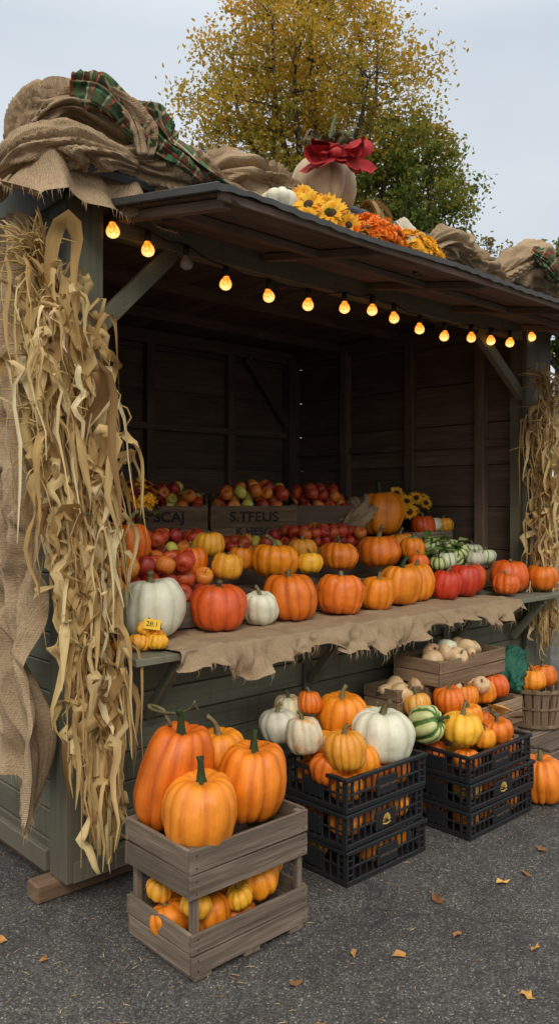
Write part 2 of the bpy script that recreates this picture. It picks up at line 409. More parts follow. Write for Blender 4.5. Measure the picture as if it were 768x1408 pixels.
# ------------------------------------------------------------------ stall
W=3.62; D=2.42; TOP=2.74
stall=empty('wooden_market_stall')
mb=MB()
z=0.075; bh=0.118
while z<TOP-0.02:
    h=min(bh,TOP-z)
    box(mb,(0.012,D/2+0.03,z+h/2),(0.024,D-0.1,h-0.004),(0,rad(-3.0),0),0,0.003)
    box(mb,(W-0.012,D/2+0.03,z+h/2),(0.024,D-0.1,h-0.004),(0,rad(2.2),0),0,0.003)
    box(mb,(W/2,D-0.012,z+h/2),(W-0.1,0.024,h-0.004),(rad(-2),0,0),0,0.003)
    z+=bh
z=0.16
while z<0.92:
    h=min(bh,0.925-z)
    x0=0.11
    for x1 in (1.3,2.45,W-0.1):
        box(mb,((x0+x1)/2,0.03,z+h/2),(x1-x0-0.004,0.022,h-0.004),(rad(2.8),0,0),0,0.003); x0=x1
    z+=bh
mb.obj('wall_boards',[M_GREEN],stall)
mb=MB()
box(mb,(0.065,-0.006,1.40),(0.15,0.03,2.65),None,0,0.004)
box(mb,(-0.008,0.05,1.40),(0.022,0.14,2.65),None,0,0.004)
box(mb,(0.09,0.07,1.40),(0.13,0.10,2.62),None,0,0.004)
box(mb,(3.385,-0.004,1.40),(0.15,0.034,2.65),None,0,0.004)
box(mb,(3.40,0.07,1.40),(0.13,0.10,2.62),None,0,0.004)
box(mb,(3.55,0.0,1.40),(0.16,0.03,2.65),None,0,0.004)
box(mb,(W+0.008,0.05,1.40),(0.022,0.13,2.65),None,0,0.004)
box(mb,(W/2,0.002,0.115),(W-0.02,0.05,0.085),None,0,0.004)
box(mb,(-0.004,1.25,0.115),(0.04,2.2,0.085),None,0,0.004)
for x in (1.3,2.45): box(mb,(x,0.010,0.53),(0.06,0.02,0.75),None,0,0.003)
box(mb,(W/2,0.03,2.66),(3.24,0.06,0.10),None,0,0.004)
beam(mb,(0.14,0.03,2.24),(0.50,0.03,2.61),0.045,0.07)
beam(mb,(3.33,0.03,2.24),(2.80,0.03,2.61),0.045,0.07)
mb.obj('posts_and_trim',[M_GREEND],stall)
mb=MB()
box(mb,(0.45,0.10,0.036),(1.1,0.09,0.072),None,0,0.006); box(mb,(2.3,0.10,0.036),(2.3,0.09,0.072),None,0,0.006)
box(mb,(0.08,1.3,0.036),(0.09,2.1,0.072),None,0,0.006)
mb.obj('skids',[M_SKID],stall)
mb=MB()
z=0.0
while z<2.8:
    h=0.30
    box(mb,(1.75,D-0.045,z+h/2),(3.4,0.02,h-0.006),None,0,0.002)
    box(mb,(3.465,1.25,z+h/2),(0.02,2.3,h-0.006),None,0,0.002)
    box(mb,(0.045,1.25,z+h/2),(0.02,2.3,h-0.006),None,0,0.002)
    z+=h
for x in (0.9,1.91,2.7): box(mb,(x,D-0.085,1.4),(0.07,0.055,2.75),None,0,0.003)
box(mb,(3.38,D-0.10,1.4),(0.13,0.11,2.75),None,0,0.004)
for y in (0.40,1.03,1.70): box(mb,(3.42,y,1.4),(0.06,0.075,2.75),None,0,0.003)
box(mb,(1.75,D-0.09,2.11),(3.3,0.05,0.05),None,0,0.003)
box(mb,(1.75,D-0.09,2.79),(3.3,0.06,0.10),None,0,0.003)
box(mb,(3.43,1.2,2.79),(0.055,2.2,0.10),None,0,0.003)
box(mb,(3.43,1.2,1.95),(0.035,2.2,0.05),None,0,0.003)
beam(mb,(3.33,D-0.12,2.20),(2.85,D-0.12,2.74),0.045,0.07)
box(mb,(1.8,1.2,0.05),(3.5,2.3,0.04),None,0,0.003)
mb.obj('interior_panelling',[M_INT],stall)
mb=MB()
x=0.05
while x<3.5:
    box(mb,(x+0.075,1.22,2.865),(0.146,2.38,0.02),None,0,0.002); x+=0.15
for y in (0.55,1.15,1.8): box(mb,(1.75,y,2.82),(3.4,0.06,0.07),None,0,0.003)
for x in (0.75,1.6,2.45,3.1): box(mb,(x,0.3,2.775),(0.05,0.5,0.05),None,0,0.003)
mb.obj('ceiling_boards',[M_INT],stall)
mb=MB()
ang=math.atan2(0.14,0.74)
def aw(x,t,dz=0):
    return V((x,-t,2.715-0.19*t+dz))
for i in range(6):
    a=i*0.122; c=aw(1.95,a+0.06,0.0)
    x0=0.17
    for x1 in (1.35,2.55,3.95):
        box(mb,(( x0+x1)/2,c.y,c.z),(x1-x0-0.003,0.119,0.016),(ang,0,0),0,0.002); x0=x1
for x in (0.22,1.0,1.75,2.5,3.25,3.9):
    beam(mb,aw(x,0.02,-0.03),aw(x,0.70,-0.028),0.04,0.035)
box(mb,aw(2.05,0.36,-0.027),(3.6,0.05,0.03),(ang,0,0),0,0.003)
box(mb,aw(2.05,0.725,-0.016),(3.78,0.020,0.030),(ang,0,0),0,0.003)
mb.obj('awning_boards',[M_CEIL],stall)
mb=MB()
def wavy(x): return 0.0028*math.sin(x*70+1.5*noise.noise(V((x*2,0,0))))*(0.5+noise.noise(V((x*1.3,4,0)))) + 0.012*noise.noise(V((x*1.6,0.7,0)))
def fn(u,v):
    x=0.13+u*3.86; t=-0.02+v*0.775; p=aw(x,t,0.016)
    p.z+=wavy(x)*(0.3+v)
    return p,(x,t,0)
grid(mb,fn,360,8,0)
def fn(u,v):
    x=0.13+u*3.86; p=aw(x,0.755,0.016); p.z+=wavy(x)*1.3
    p.z-=v*0.022*(1+0.35*noise.noise(V((x*5,1,0)))); p.y-=0.001
    return p,(x,v,0)
grid(mb,fn,360,2,1)
beam(mb,aw(0.135,0.0,0.004),aw(0.135,0.755,0.004),0.014,0.03,1)
beam(mb,aw(3.985,0.0,0.004),aw(3.985,0.755,0.004),0.014,0.03,1)
ribbon(mb,[aw(0.17,0.70,-0.01),aw(0.22,0.73,-0.03),aw(0.26,0.72,-0.035)],[0.03,0.035,0.015],mi=2)
prof=[(-0.13,2.79),(0.30,3.20),(0.66,3.04),(2.62,2.84)]
XA,XB=0.02,W+0.15
for i in range(3):
    (ya,za),(yb,zb)=prof[i],prof[i+1]; dx=(XB-XA)
    L=V((0,yb-ya,zb-za)).length; M3=Euler((math.atan2(zb-za,yb-ya),0,0)).to_matrix()
    box(mb,((XA+XB)/2,(ya+yb)/2,(za+zb)/2),(dx+0.002*i,L,0.03),M3,0,0.003)
for xx in (-0.03,W+0.0):
    mb.add([(xx,0.0,2.70),(xx,D,2.70),(xx,D,2.82),(xx,0.66,3.01),(xx,0.30,3.16),(xx,-0.08,2.79)],[(0,1,2,3,4,5)],2)
tube(mb,catmull([(0.25,0.3,3.215),(1.2,0.31,3.225),(2.4,0.29,3.21),(3.75,0.3,3.22)],10),0.030,10,0)
mb.obj('roof_covering',[M_ROOF,M_EDGE,M_GREEND],stall)
mb=MB()
for i,(ya,yb) in enumerate([(-0.275,-0.14),(-0.135,0.0),(0.005,0.14),(0.145,0.38),(0.385,0.62)]):
    xa,xb=(0.13,3.40) if yb<0.003 else (0.17,3.30)
    box(mb,((xa+xb)/2,(ya+yb)/2,0.94),(xb-xa,yb-ya,0.028),None,0,0.003)
for x in (0.35,1.3,2.4,3.15):
    beam(mb,(x,-0.02,0.66),(x,-0.22,0.90),0.04,0.04); box(mb,(x,-0.13,0.912),(0.04,0.24,0.03),None,0,0.003)
mb.obj('counter',[M_GREEN],stall)
mb=MB()
box(mb,(1.74,0.79,1.06),(3.1,0.32,0.20),None,0,0.004)
box(mb,(1.74,1.46,1.17),(3.1,0.96,0.24),None,0,0.004)
box(mb,(1.74,1.4,0.5),(3.0,1.0,0.9),None,0,0.004)
mb.obj('display_steps',[M_INT],stall)

# ------------------------------------------------------------------ pumpkins
def pumpkin(x,y,z,r,h=None,mat=None,ribs=None,depth=0.09,stem=0.35,smat=None,tilt=(0,0),name='pumpkin',seed=None,parent=None,curl=0.5,p=0.62,zc=None,wart=0.0):
    """z = height of the underside (or zc = centre height)"""
    if h is None: h=r*1.55
    if zc is not None: z=zc-h/2
    if ribs is None: ribs=R.choice([9,10,11,12])
    mat=mat or M_ORANGE; smat=smat or M_STEM
    depth*=R.uniform(0.9,1.5)
    H=h/2; mb=MB(); NU=ribs*6; NV=24; sd=V((R.random()*50,R.random()*50,0))
    jit=[R.uniform(0.65,1.4) for _ in range(ribs)]; tot=sum(jit); edges=[0]
    for j in jit: edges.append(edges[-1]+j/tot*2*math.pi)
    ths=[];rbs=[];dps=[]
    for i in range(ribs):
        g0=R.uniform(0.5,1.3)
        for k in range(6):
            u=k/6; ths.append(edges[i]+(edges[i+1]-edges[i])*u); rbs.append(math.sin(math.pi*u)**0.6 if u>0 else 0.0); dps.append(g0)
    vs=[];rn=[];bc=[]
    sq=R.uniform(0.94,1.06); skew=R.uniform(-0.12,0.12); skew2=R.uniform(-0.08,0.08)
    for j in range(NV+1):
        ph=-math.pi/2+math.pi*j/NV
        cr=max(0,math.cos(ph))**p; sz=math.sin(ph)
        for i,(th,rb,g0) in enumerate(zip(ths,rbs,dps)):
            rr=r*cr; dd=depth*g0*(1-rb)
            q=V((math.cos(th)*1.2,math.sin(th)*1.2,sz*1.2))+sd
            lump=1+0.09*noise.noise(q)+0.025*noise.noise(q*4)+wart*max(0,noise.noise(q*9)-0.15)
            rr2=rr*(1-dd)*lump
            zz=H*sz*(1-dd*0.8*cr)*(1+0.07*noise.noise(q+V((9,9,9))))
            zz-=(0.24 if sz>0 else -0.14)*H*math.exp(-(cr/0.42)**2)
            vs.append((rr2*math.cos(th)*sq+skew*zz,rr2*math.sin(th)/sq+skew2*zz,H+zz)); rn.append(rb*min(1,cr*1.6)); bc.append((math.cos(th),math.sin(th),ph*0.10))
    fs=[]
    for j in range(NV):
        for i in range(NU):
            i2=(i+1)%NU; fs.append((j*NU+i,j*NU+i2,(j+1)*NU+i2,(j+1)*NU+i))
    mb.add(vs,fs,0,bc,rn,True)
    if stem>0:
        L=r*stem*2; zt=H*1.70; a=R.random()*6.28; d=V((math.cos(a),math.sin(a),0))
        b0=V((skew*H*0.7,skew2*H*0.7,0))
        pts=catmull([b0+V((0,0,zt-0.02)),b0+V((0,0,zt+L*0.4))+d*L*0.06,b0+V((0,0,zt+L*0.75))+d*L*0.22*curl*2,b0+V((0,0,zt+L))+d*L*0.5*curl*2],4)
        tube(mb,pts,[r*0.21,r*0.11,r*0.08,r*0.075,r*0.095],10,1,None,True,0.18)
    return mb.obj(name,[mat,smat],parent,(x,y,z),(rad(tilt[0]),rad(tilt[1]),R.random()*6.28) if tilt!=(0,0) else (rad(R.uniform(-6,6)),rad(R.uniform(-6,6)),R.random()*6.28))
B=0.962
pumpkin(0.407,0.02,B,0.145,0.262,M_WHITE,10,0.045,0.22,M_STEM,curl=.3)
pumpkin(0.73,0.0,B,0.128,0.215,M_RED,11,0.05,0.16)
pumpkin(0.986,0.0,B,0.086,0.165,M_WHITE,9,0.07,0.25,curl=.8)
pumpkin(1.19,0.01,B,0.132,0.235,M_ORANGE,10,0.06,0.15)
pumpkin(1.497,-0.02,B,0.120,0.215,M_ORRED,12,0.06,0.14,wart=0.12)
pumpkin(1.775,-0.03,B,0.094,0.185,M_ORANGE,9,0.07,0.22)
pumpkin(2.01,0.0,B,0.125,0.23,M_ORANGE2,10,0.07,0.3,M_STEMG)
pumpkin(2.25,0.06,B,0.105,0.225,M_ORANGE,10,0.08,0.2)
pumpkin(2.40,-0.02,B,0.092,0.18,M_RED,10,0.04,0.2)
pumpkin(2.60,0.0,B,0.108,0.20,M_RED,11,0.04,0.15)
pumpkin(2.80,0.06,B,0.10,0.19,M_RED,10,0.05,0.15)
pumpkin(2.875,-0.13,B,0.082,0.135,M_ORRED,10,0.08,0.2,wart=0.2)
pumpkin(3.07,-0.03,B,0.122,0.205,M_ORRED,11,0.05,0.12)
pumpkin(3.27,-0.15,B,0.105,0.17,M_ORANGE,10,0.06,0.15)
pumpkin(0.56,0.45,0,0.105,0.20,M_ORANGE,10,0.07,0.4,zc=1.345,curl=.9)
pumpkin(0.87,0.38,0,0.080,0.15,M_ORANGE,10,0.05,0.25,zc=1.25)
pumpkin(0.99,0.27,0,0.080,0.14,M_YEL,9,0.05,0.1,zc=1.222)
pumpkin(1.08,0.52,0,0.084,0.14,M_YEL,10,0.05,0.12,zc=1.315)
pumpkin(1.265,0.49,0,0.070,0.13,M_ORANGE2,9,0.05,0.2,zc=1.235)
pumpkin(1.40,0.37,0,0.134,0.19,M_ORANGE,11,0.06,0.25,zc=1.222,curl=.8)
pumpkin(1.58,0.27,0,0.072,0.12,M_YEL,9,0.05,0.2,zc=1.205)
pumpkin(1.80,0.56,0,0.085,0.14,M_YEL,9,0.05,0.2,zc=1.255)
pumpkin(1.916,0.38,0,0.108,0.17,M_ORANGE,11,0.06,0.25,zc=1.222)
pumpkin(2.26,0.36,0,0.138,0.20,M_ORANGE,12,0.06,0.3,zc=1.235)
pumpkin(2.70,0.54,0,0.095,0.17,M_ORANGE,10,0.06,0.3,zc=1.245)
pumpkin(2.52,0.31,0,0.080,0.14,M_ORANGE,10,0.06,0.25,zc=1.245)
pumpkin(2.42,0.19,0,0.066,0.12,M_ORRED,9,0.06,0.25,zc=1.165)
pumpkin(0.30,0.20,0,0.066,0.13,M_ORANGE2,9,0.06,0.2,zc=1.16)
pumpkin(2.80,0.80,0,0.172,0.32,M_ORANGE,10,0.08,0.3,M_STEMG,zc=1.455,curl=.2)
pumpkin(3.07,0.64,0,0.090,0.15,M_RED,9,0.05,0.2,zc=1.37)
pumpkin(3.22,0.35,0,0.080,0.12,M_STRW,9,0.06,0.2,zc=1.19,name='striped_gourd')
pumpkin(3.12,0.45,0,0.08,0.12,M_STRW,9,0.06,0.2,zc=1.22,name='striped_gourd')
pumpkin(2.90,0.30,0,0.078,0.13,M_STRG,10,0.08,0.4,M_STEMG,zc=1.19,name='striped_gourd',tilt=(50,20))
pumpkin(2.82,0.42,0,0.085,0.14,M_STRG,10,0.08,0.4,M_STEMG,zc=1.25,name='striped_gourd',tilt=(-40,30))
pumpkin(3.02,0.33,0,0.078,0.13,M_STRG,10,0.08,0.4,M_STEMG,zc=1.23,name='striped_gourd',tilt=(20,-50))
pumpkin(2.76,0.22,0,0.070,0.11,M_STRW,8,0.08,0.4,M_STEMG,zc=1.165,name='striped_gourd')
pumpkin(2.64,0.20,0,0.055,0.09,M_STRG,8,0.08,0.4,M_STEMG,zc=1.15,name='striped_gourd')
pumpkin(3.19,0.22,0,0.07,0.11,M_STRW,9,0.06,0.2,zc=1.165,name='striped_gourd')
pumpkin(3.06,0.21,0,0.062,0.10,M_WHITE,9,0.06,0.2,zc=1.16)
pumpkin(3.15,0.62,0,0.07,0.11,M_WHITE,9,0.06,0.2,zc=1.37)
pumpkin(3.26,0.60,0,0.07,0.11,M_YEL,9,0.06,0.2,zc=1.37)
for (dx,dy,dz,rr,m) in [(0,0,0,0.042,M_YEL),(0.07,-0.03,0,0.042,M_YEL),(0.035,0.03,0.05,0.036,M_YEL),(-0.05,0.03,0,0.034,M_ORANGE2),(0.10,0.03,0.01,0.038,M_YEL),(0.07,0.0,0.05,0.028,M_ORANGE2)]:
    pumpkin(0.215+dx,-0.15+dy,B+dz,rr,rr*1.5,m,8,0.14,0.4,name='small_gourd',tilt=(R.uniform(-40,40),R.uniform(-40,40)),wart=0.2)
pumpkin(0.175,-0.43,0,0.135,0.375,M_ORANGE,10,0.05,0.42,M_STEMG,zc=0.565,p=0.5,name='tall_pumpkin',curl=.2)
pumpkin(0.150,-0.635,0,0.128,0.245,M_ORANGE2,11,0.045,0.38,M_STEMG,zc=0.50,curl=.15,p=0.55)
pumpkin(0.405,-0.60,0,0.130,0.28,M_ORANGE,11,0.05,0.32,M_STEMG,zc=0.53,curl=.2,p=0.55)
pumpkin(0.45,-0.37,0,0.112,0.22,M_ORANGE,10,0.06,0.38,zc=0.555,curl=.5)
mb=MB(); c0=V((0.175,-0.43,0.785))
pts=[c0+V((0,0,-0.05))]
for i in range(34):
    t=i/33; pts.append(c0+RV*(-0.03+0.13*t-0.09*math.sin(t*7)*(1-t))+V((0,0,0.022*math.sin(t*11)+0.03*t))+FV*0.025*math.cos(t*14))
tube(mb,pts,[0.007,0.0045,0.002],6,0); mb.obj('pumpkin_tendril',[M_STEM])
for (x,y,zc,rr,m,nm) in [(0.10,-0.66,0.20,0.055,M_YEL,'small_gourd'),(0.08,-0.48,0.20,0.05,M_YEL,'small_gourd'),(0.115,-0.56,0.12,0.08,M_ORANGE,'pumpkin'),(0.20,-0.64,0.13,0.08,M_ORANGE,'pumpkin'),
    (0.31,-0.67,0.17,0.05,M_YEL,'small_gourd'),(0.42,-0.64,0.19,0.082,M_ORANGE2,'pumpkin'),(0.495,-0.62,0.20,0.042,M_YEL,'small_gourd'),(0.33,-0.52,0.14,0.09,M_ORANGE,'pumpkin'),(0.2,-0.48,0.13,0.085,M_ORANGE2,'pumpkin'),(0.45,-0.47,0.14,0.075,M_YEL,'pumpkin'),(0.32,-0.60,0.09,0.07,M_ORANGE,'pumpkin')]:
    pumpkin(x,y,0,rr,rr*1.5,m,9,0.09,0.3,name=nm,zc=zc,tilt=(R.uniform(-20,20),R.uniform(-20,20)))
for (x,y,zc,r,h,m,nm) in [(1.226,-0.53,0.515,0.137,0.235,M_WHITE,'pumpkin'),(0.935,-0.58,0.520,0.088,0.165,M_YEL,'pumpkin'),(0.866,-0.42,0.560,0.082,0.16,M_MOTT,'mottled_gourd'),
    (0.90,-0.225,0.555,0.088,0.15,M_WHITE,'pumpkin'),(1.015,-0.15,0.60,0.072,0.12,M_MOTT,'mottled_gourd'),(1.04,-0.265,0.64,0.056,0.105,M_ORANGE,'pumpkin'),
    (1.187,-0.33,0.575,0.115,0.20,M_ORANGE,'pumpkin'),(0.91,-0.50,0.43,0.078,0.13,M_ORANGE,'pumpkin'),(1.07,-0.55,0.44,0.08,0.14,M_ORANGE,'pumpkin'),(1.0,-0.38,0.47,0.09,0.15,M_ORANGE2,'pumpkin'),(1.32,-0.36,0.47,0.08,0.15,M_STRO,'striped_gourd'),
    (1.44,-0.30,0.50,0.07,0.12,M_YEL,'small_gourd')]:
    pumpkin(x,y,0,r,h,m,None,0.07,0.26,name=nm,zc=zc)
for (x,y,zc,r,h,m,nm) in [(1.72,-0.60,0.465,0.098,0.15,M_YEL,'pumpkin'),(1.93,-0.50,0.46,0.075,0.14,M_ORANGE2,'pumpkin'),(1.99,-0.63,0.41,0.08,0.12,M_ORANGE,'pumpkin'),(2.07,-0.50,0.41,0.06,0.1,M_ORANGE,'pumpkin'),
    (1.66,-0.45,0.45,0.07,0.12,M_STRO,'striped_gourd'),(1.73,-0.35,0.52,0.075,0.13,M_STRO,'striped_gourd'),(1.85,-0.63,0.40,0.06,0.1,M_ORANGE2,'pumpkin')]:
    pumpkin(x,y,0,r,h,m,None,0.08,0.3,name=nm,zc=zc,tilt=(R.uniform(-15,15),R.uniform(-15,15)))
pumpkin(1.58,-0.42,0,0.092,0.17,M_STRG,9,0.16,0.3,M_STEMG,zc=0.53,name='crown_gourd',tilt=(55,-35))
pumpkin(2.29,-0.70,0.0,0.125,0.235,M_ORANGE,10,0.07,0.2,zc=0.118)
for (x,y,zc,r,m) in [(1.87,-0.43,0.545,0.085,M_ORANGE),(2.02,-0.42,0.53,0.07,M_ORANGE2),(2.16,-0.42,0.54,0.078,M_ORANGE),(2.32,-0.41,0.54,0.075,M_ORRED),(1.95,-0.28,0.55,0.07,M_ORANGE),(2.2,-0.28,0.55,0.07,M_ORANGE)]:
    pumpkin(x,y,0,r,r*1.7,m,None,0.06,0.25,zc=zc)
for (x,y,zc,r) in [(2.98,-0.25,0.44,0.085),(3.14,-0.24,0.44,0.09),(3.06,-0.14,0.46,0.08)]:
    pumpkin(x,y,0,r,r*1.6,M_ORANGE,None,0.06,0.3,zc=zc)
pumpkin(1.345,-0.05,0,0.172,0.28,M_CREAM,10,0.07,0.3,zc=3.09,name='decorative_cream_pumpkin')
pumpkin(0.86,-0.26,0,0.085,0.10,M_WHITE,10,0.10,0.1,zc=2.84)
pumpkin(1.00,-0.22,0,0.07,0.09,M_WHITE,10,0.10,0.1,zc=2.82)

def butternut(x,y,z,L,rot,tilt=0):
    mb=MB(); pts=catmull([(0,0,0),(0,0,L*0.3),(0.01,0,L*0.65),(0.02,0,L)],5)
    n=len(pts); prof=[0.05,0.30,0.37,0.36,0.28,0.20,0.17,0.17,0.16,0.10]
    tube(mb,pts,[lerpl(prof,i/(n-1))*L for i in range(n)],16,0,0.8)
    tube(mb,[(0.02,0,L*0.97),(0.025,0,L*1.12)],[L*0.05,L*0.04],7,1)
    mb.obj('butternut_squash',[M_TAN,M_STEM],None,(x,y,z),(rad(90-tilt),0,rot))
for (x,y,z,L) in [(1.95,-0.30,0.745,0.14),(2.2,-0.30,0.745,0.15),(1.78,-0.2,0.585,0.16)]:
    butternut(x,y,z,L,R.uniform(0,6.28))
for (x,y,zc,r,m) in [(1.88,-0.34,0.735,0.052,M_TAN),(2.04,-0.33,0.74,0.055,M_TAN),(2.10,-0.24,0.75,0.055,M_WHITE),(2.30,-0.30,0.74,0.05,M_TAN),(2.0,-0.2,0.75,0.05,M_TAN),(2.22,-0.2,0.75,0.055,M_TAN),(2.33,-0.2,0.74,0.05,M_TAN),
    (1.70,-0.22,0.575,0.065,M_TAN),(1.83,-0.27,0.60,0.055,M_TAN),(2.08,-0.36,0.615,0.06,M_TAN),(2.00,-0.34,0.60,0.05,M_TAN),(2.24,-0.34,0.61,0.058,M_TAN),(2.36,-0.32,0.60,0.055,M_TAN),(2.12,-0.45,0.60,0.045,M_TAN)]:
    pumpkin(x,y,0,r,r*1.7,m,8,0.02,0.2,name='small_pale_squash',zc=zc,tilt=(R.uniform(-50,50),R.uniform(-50,50)),p=0.6)

# ------------------------------------------------------------------ apples
def apple_mesh(mat,nm):
    mb=MB(); NU,NV=20,14; vs=[];rn=[]
    for j in range(NV+1):
        ph=-math.pi/2+math.pi*j/NV; c=max(0,math.cos(ph)); s=math.sin(ph)
        for i in range(NU):
            th=2*math.pi*i/NU
            rr=c**0.8*(1+0.05*s)*(1+0.025*math.cos(5*th)*(-s if s<0 else 0.4))
            zz=s*0.90-(0.32 if s>0 else -0.22)*math.exp(-(c/0.35)**2)
            vs.append((rr*math.cos(th),rr*math.sin(th),zz)); rn.append(0.5+0.5*math.sin(th))
    fs=[(j*NU+i,j*NU+(i+1)%NU,(j+1)*NU+(i+1)%NU,(j+1)*NU+i) for j in range(NV) for i in range(NU)]
    mb.add(vs,fs,0,None,rn,True)
    tube(mb,[(0,0,0.5),(0.03,0,0.85),(0.1,0,1.1)],[0.05,0.04,0.06],6,1)
    o=mb.obj(nm,[mat,M_STEM]); me=o.data; bpy.data.objects.remove(o); return me
AR=apple_mesh(M_APPLE,'red_apple'); AY=apple_mesh(M_APPLEY,'blush_apple'); AG=apple_mesh(M_APPLEG,'green_apple')
def heap(name,cx,cy,z0,hw,hd,rot,r,meshes,layers=2,dome=0.03,tilt=0,keep=0.93):
    e=empty(name,(cx,cy,z0),(rad(tilt),0,rad(rot)))
    for L in range(layers):
        sx=-hw+r+(r*0.9 if L%2 else 0)
        yy=-hd+r+(r*0.9 if L%2 else 0)
        while yy<=hd-r*0.6:
            xx=sx
            while xx<=hw-r*0.6:
                if R.random()<(keep if L==layers-1 else 1.0):
                    rr=r*R.uniform(0.88,1.10)
                    dz=dome*(1-(xx/hw)**2)*(1-(yy/hd)**2)
                    place('apple',R.choice(meshes),(xx+R.uniform(-.2,.2)*r,yy+R.uniform(-.2,.2)*r,r*0.9+L*r*1.45+dz+R.uniform(-.15,.15)*r),(R.uniform(-1.3,1.3),R.uniform(-1.3,1.3),R.random()*6.28),e,(rr,rr,rr))
                xx+=2*r*0.99
            yy+=2*r*0.97
    return e
heap('apple_pile',0.60,0.40,1.05,0.34,0.19,0,0.052,[AR,AR,AR,AY],3,0.0,keep=0.75)
heap('apple_pile',1.0,0.77,1.17,0.28,0.15,0,0.042,[AR,AR,AR,AY,AG],3,0.03,keep=0.75)
heap('apple_pile',0.50,0.77,1.17,0.28,0.15,0,0.042,[AR,AR,AY],3,0.05,keep=0.75)
heap('apple_pile',1.53,0.77,1.17,0.22,0.15,0,0.042,[AY,AY,AR,AG],2,0.04)
heap('apple_pile',2.15,0.77,1.17,0.36,0.15,0,0.042,[AR,AR,AR,AY],3,0.03,keep=0.75)

# ------------------------------------------------------------------ crates
def wood_crate(name,cx,cy,z0,w,d,h,rot=0,tilt=0,rows=2,mat=None,th=0.011,gapf=0.06,text=None,feet=False,cover=(0,1)):
    mb=MB(); mat=mat or M_CRATE
    sh=(h*(cover[1]-cover[0]))/rows; zb=h*cover[0]
    for k in range(rows):
        zc=zb+sh*(k+0.5); hh=sh*(1-gapf)
        for s in (-1,1):
            box(mb,(R.uniform(-.003,.003),s*(d/2-th/2),zc),(w,th,hh),(0,rad(R.uniform(-.7,.7)),0),0,0.0025)
            box(mb,(s*(w/2-th/2),0,zc+0.002),(th,d-2*th-0.002,hh),(rad(R.uniform(-.7,.7)),0,0),0,0.0025)
    for sx in (-1,1):
        for sy in (-1,1):
            box(mb,(sx*(w/2-th-0.014),sy*(d/2-th-0.014),h/2),(0.026,0.026,h-0.004),None,0,0.003)
    nb=5
    for k in range(nb):
        box(mb,(0,-d/2+th+(k+0.5)*(d-2*th)/nb,0.012 if zb<0.02 else zb+0.01),(w-2*th-0.004,(d-2*th)/nb-0.008,0.009),None,0,0.002)
    if feet:
        for sx in (-1,0,1): box(mb,(sx*(w/2-0.05),0,-0.009),(0.07,d-0.01,0.018),None,0,0.003)
    for s in (-1,1):
        for sy in (-1,1):
            for k in range(rows):
                zc=zb+sh*(k+0.5)
                for dz in (-0.25,0.25):
                    tube(mb,[(s*(w/2-0.025),sy*(d/2-0.001),zc+dz*sh),(s*(w/2-0.025),sy*(d/2+0.0012),zc+dz*sh)],0.0028,8,1)
    o=mb.obj(name,[mat,M_CABLE],None,(cx,cy,z0),(rad(tilt),0,rad(rot)))
    if text:
        cu=bpy.data.curves.new('stencil_lettering','FONT'); cu.body=text; cu.size=h*0.60; cu.align_x='CENTER'; cu.align_y='CENTER'; cu.extrude=0.0006; cu.offset=0.0018
        t=place('stencil_lettering',cu,(0,-d/2-0.0012,h*0.5),(rad(90),0,0),o); cu.materials.append(M_INK)
    return o
wood_crate('wooden_crate',0.29,-0.56,0.02,0.52,0.385,0.245,rows=2,cover=(0,0.56),th=0.014,feet=True)
wood_crate('wooden_crate',0.285,-0.562,0.267,0.525,0.385,0.165,rows=2,th=0.014)
for (cx,w,m) in [(0.55,0.66,M_CRATE),(1.06,0.34,M_CRATE),(1.42,0.36,M_CRATE2),(1.86,0.48,M_CRATE),(2.36,0.48,M_CRATE2),(2.98,0.60,M_CRATE2)]:
    wood_crate('wooden_tray',cx,0.375,0.957,w,0.41,0.125,rows=1,mat=m)
for cx,w in [(0.5,0.54),(1.03,0.5),(1.53,0.46),(2.15,0.74)]:
    wood_crate('wooden_tray',cx,0.775,1.162,w,0.31,0.09,rows=1,mat=M_CRATE2)
wood_crate('wooden_tray',3.08,0.70,1.20,0.42,0.30,0.13,rows=1,mat=M_CRATE)
RT=-36
for (cx,cy,w,m,txt,t2) in [(1.42,1.36,0.46,M_CRATE2,'SCAJ','BA.P'),(1.90,1.13,0.54,M_CRATE2,'S.TFEUS','K.HESC'),(2.42,1.06,0.46,M_INT,None,None)]:
    wood_crate('apple_crate',cx,cy,1.292,w,0.34,0.115,RT,0,1,m,text=t2)
    wood_crate('apple_crate',cx,cy,1.412,w,0.36,0.15,RT,14,1,m,text=txt)
heap('apple_pile',1.42,1.36,1.475,0.21,0.16,RT,0.042,[AR,AR,AY,AG],2,0.05,14)
heap('apple_pile',1.90,1.13,1.475,0.25,0.16,RT,0.044,[AY,AY,AY,AG,AR],2,0.06,14)
heap('apple_pile',2.42,1.06,1.475,0.21,0.16,RT,0.042,[AR,AR,AR,AY],2,0.05,14)
wood_crate('wooden_crate',2.12,-0.26,0.60,0.60,0.30,0.135,0,0,2,M_CRATE2)
wood_crate('wooden_crate',2.12,-0.29,0.335,0.68,0.40,0.14,0,0,2,M_CRATE2)
wood_crate('wooden_crate',1.78,-0.18,0.478,0.30,0.22,0.12,0,0,2,M_CRATE2)
wood_crate('wooden_crate',2.12,-0.22,0.477,0.58,0.20,0.12,0,0,1,M_CRATE2)
wood_crate('wooden_crate',2.12,-0.29,0.02,0.68,0.34,0.31,0,0,3,M_CRATE2)
mb=MB()
for i in range(6): box(mb,(3.06,-0.50+i*0.09,0.137),(0.78,0.075,0.018),None,0,0.003)
for x in (2.70,3.06,3.42): box(mb,(x,-0.27,0.085),(0.08,0.52,0.08),None,0,0.004); box(mb,(x,-0.27,0.03),(0.1,0.54,0.03),None,0,0.004)
box(mb,(3.06,-0.535,0.085),(0.78,0.016,0.07),None,0,0.003)
mb.obj('wooden_pallet',[M_CRATE])
mb=MB(); n=22
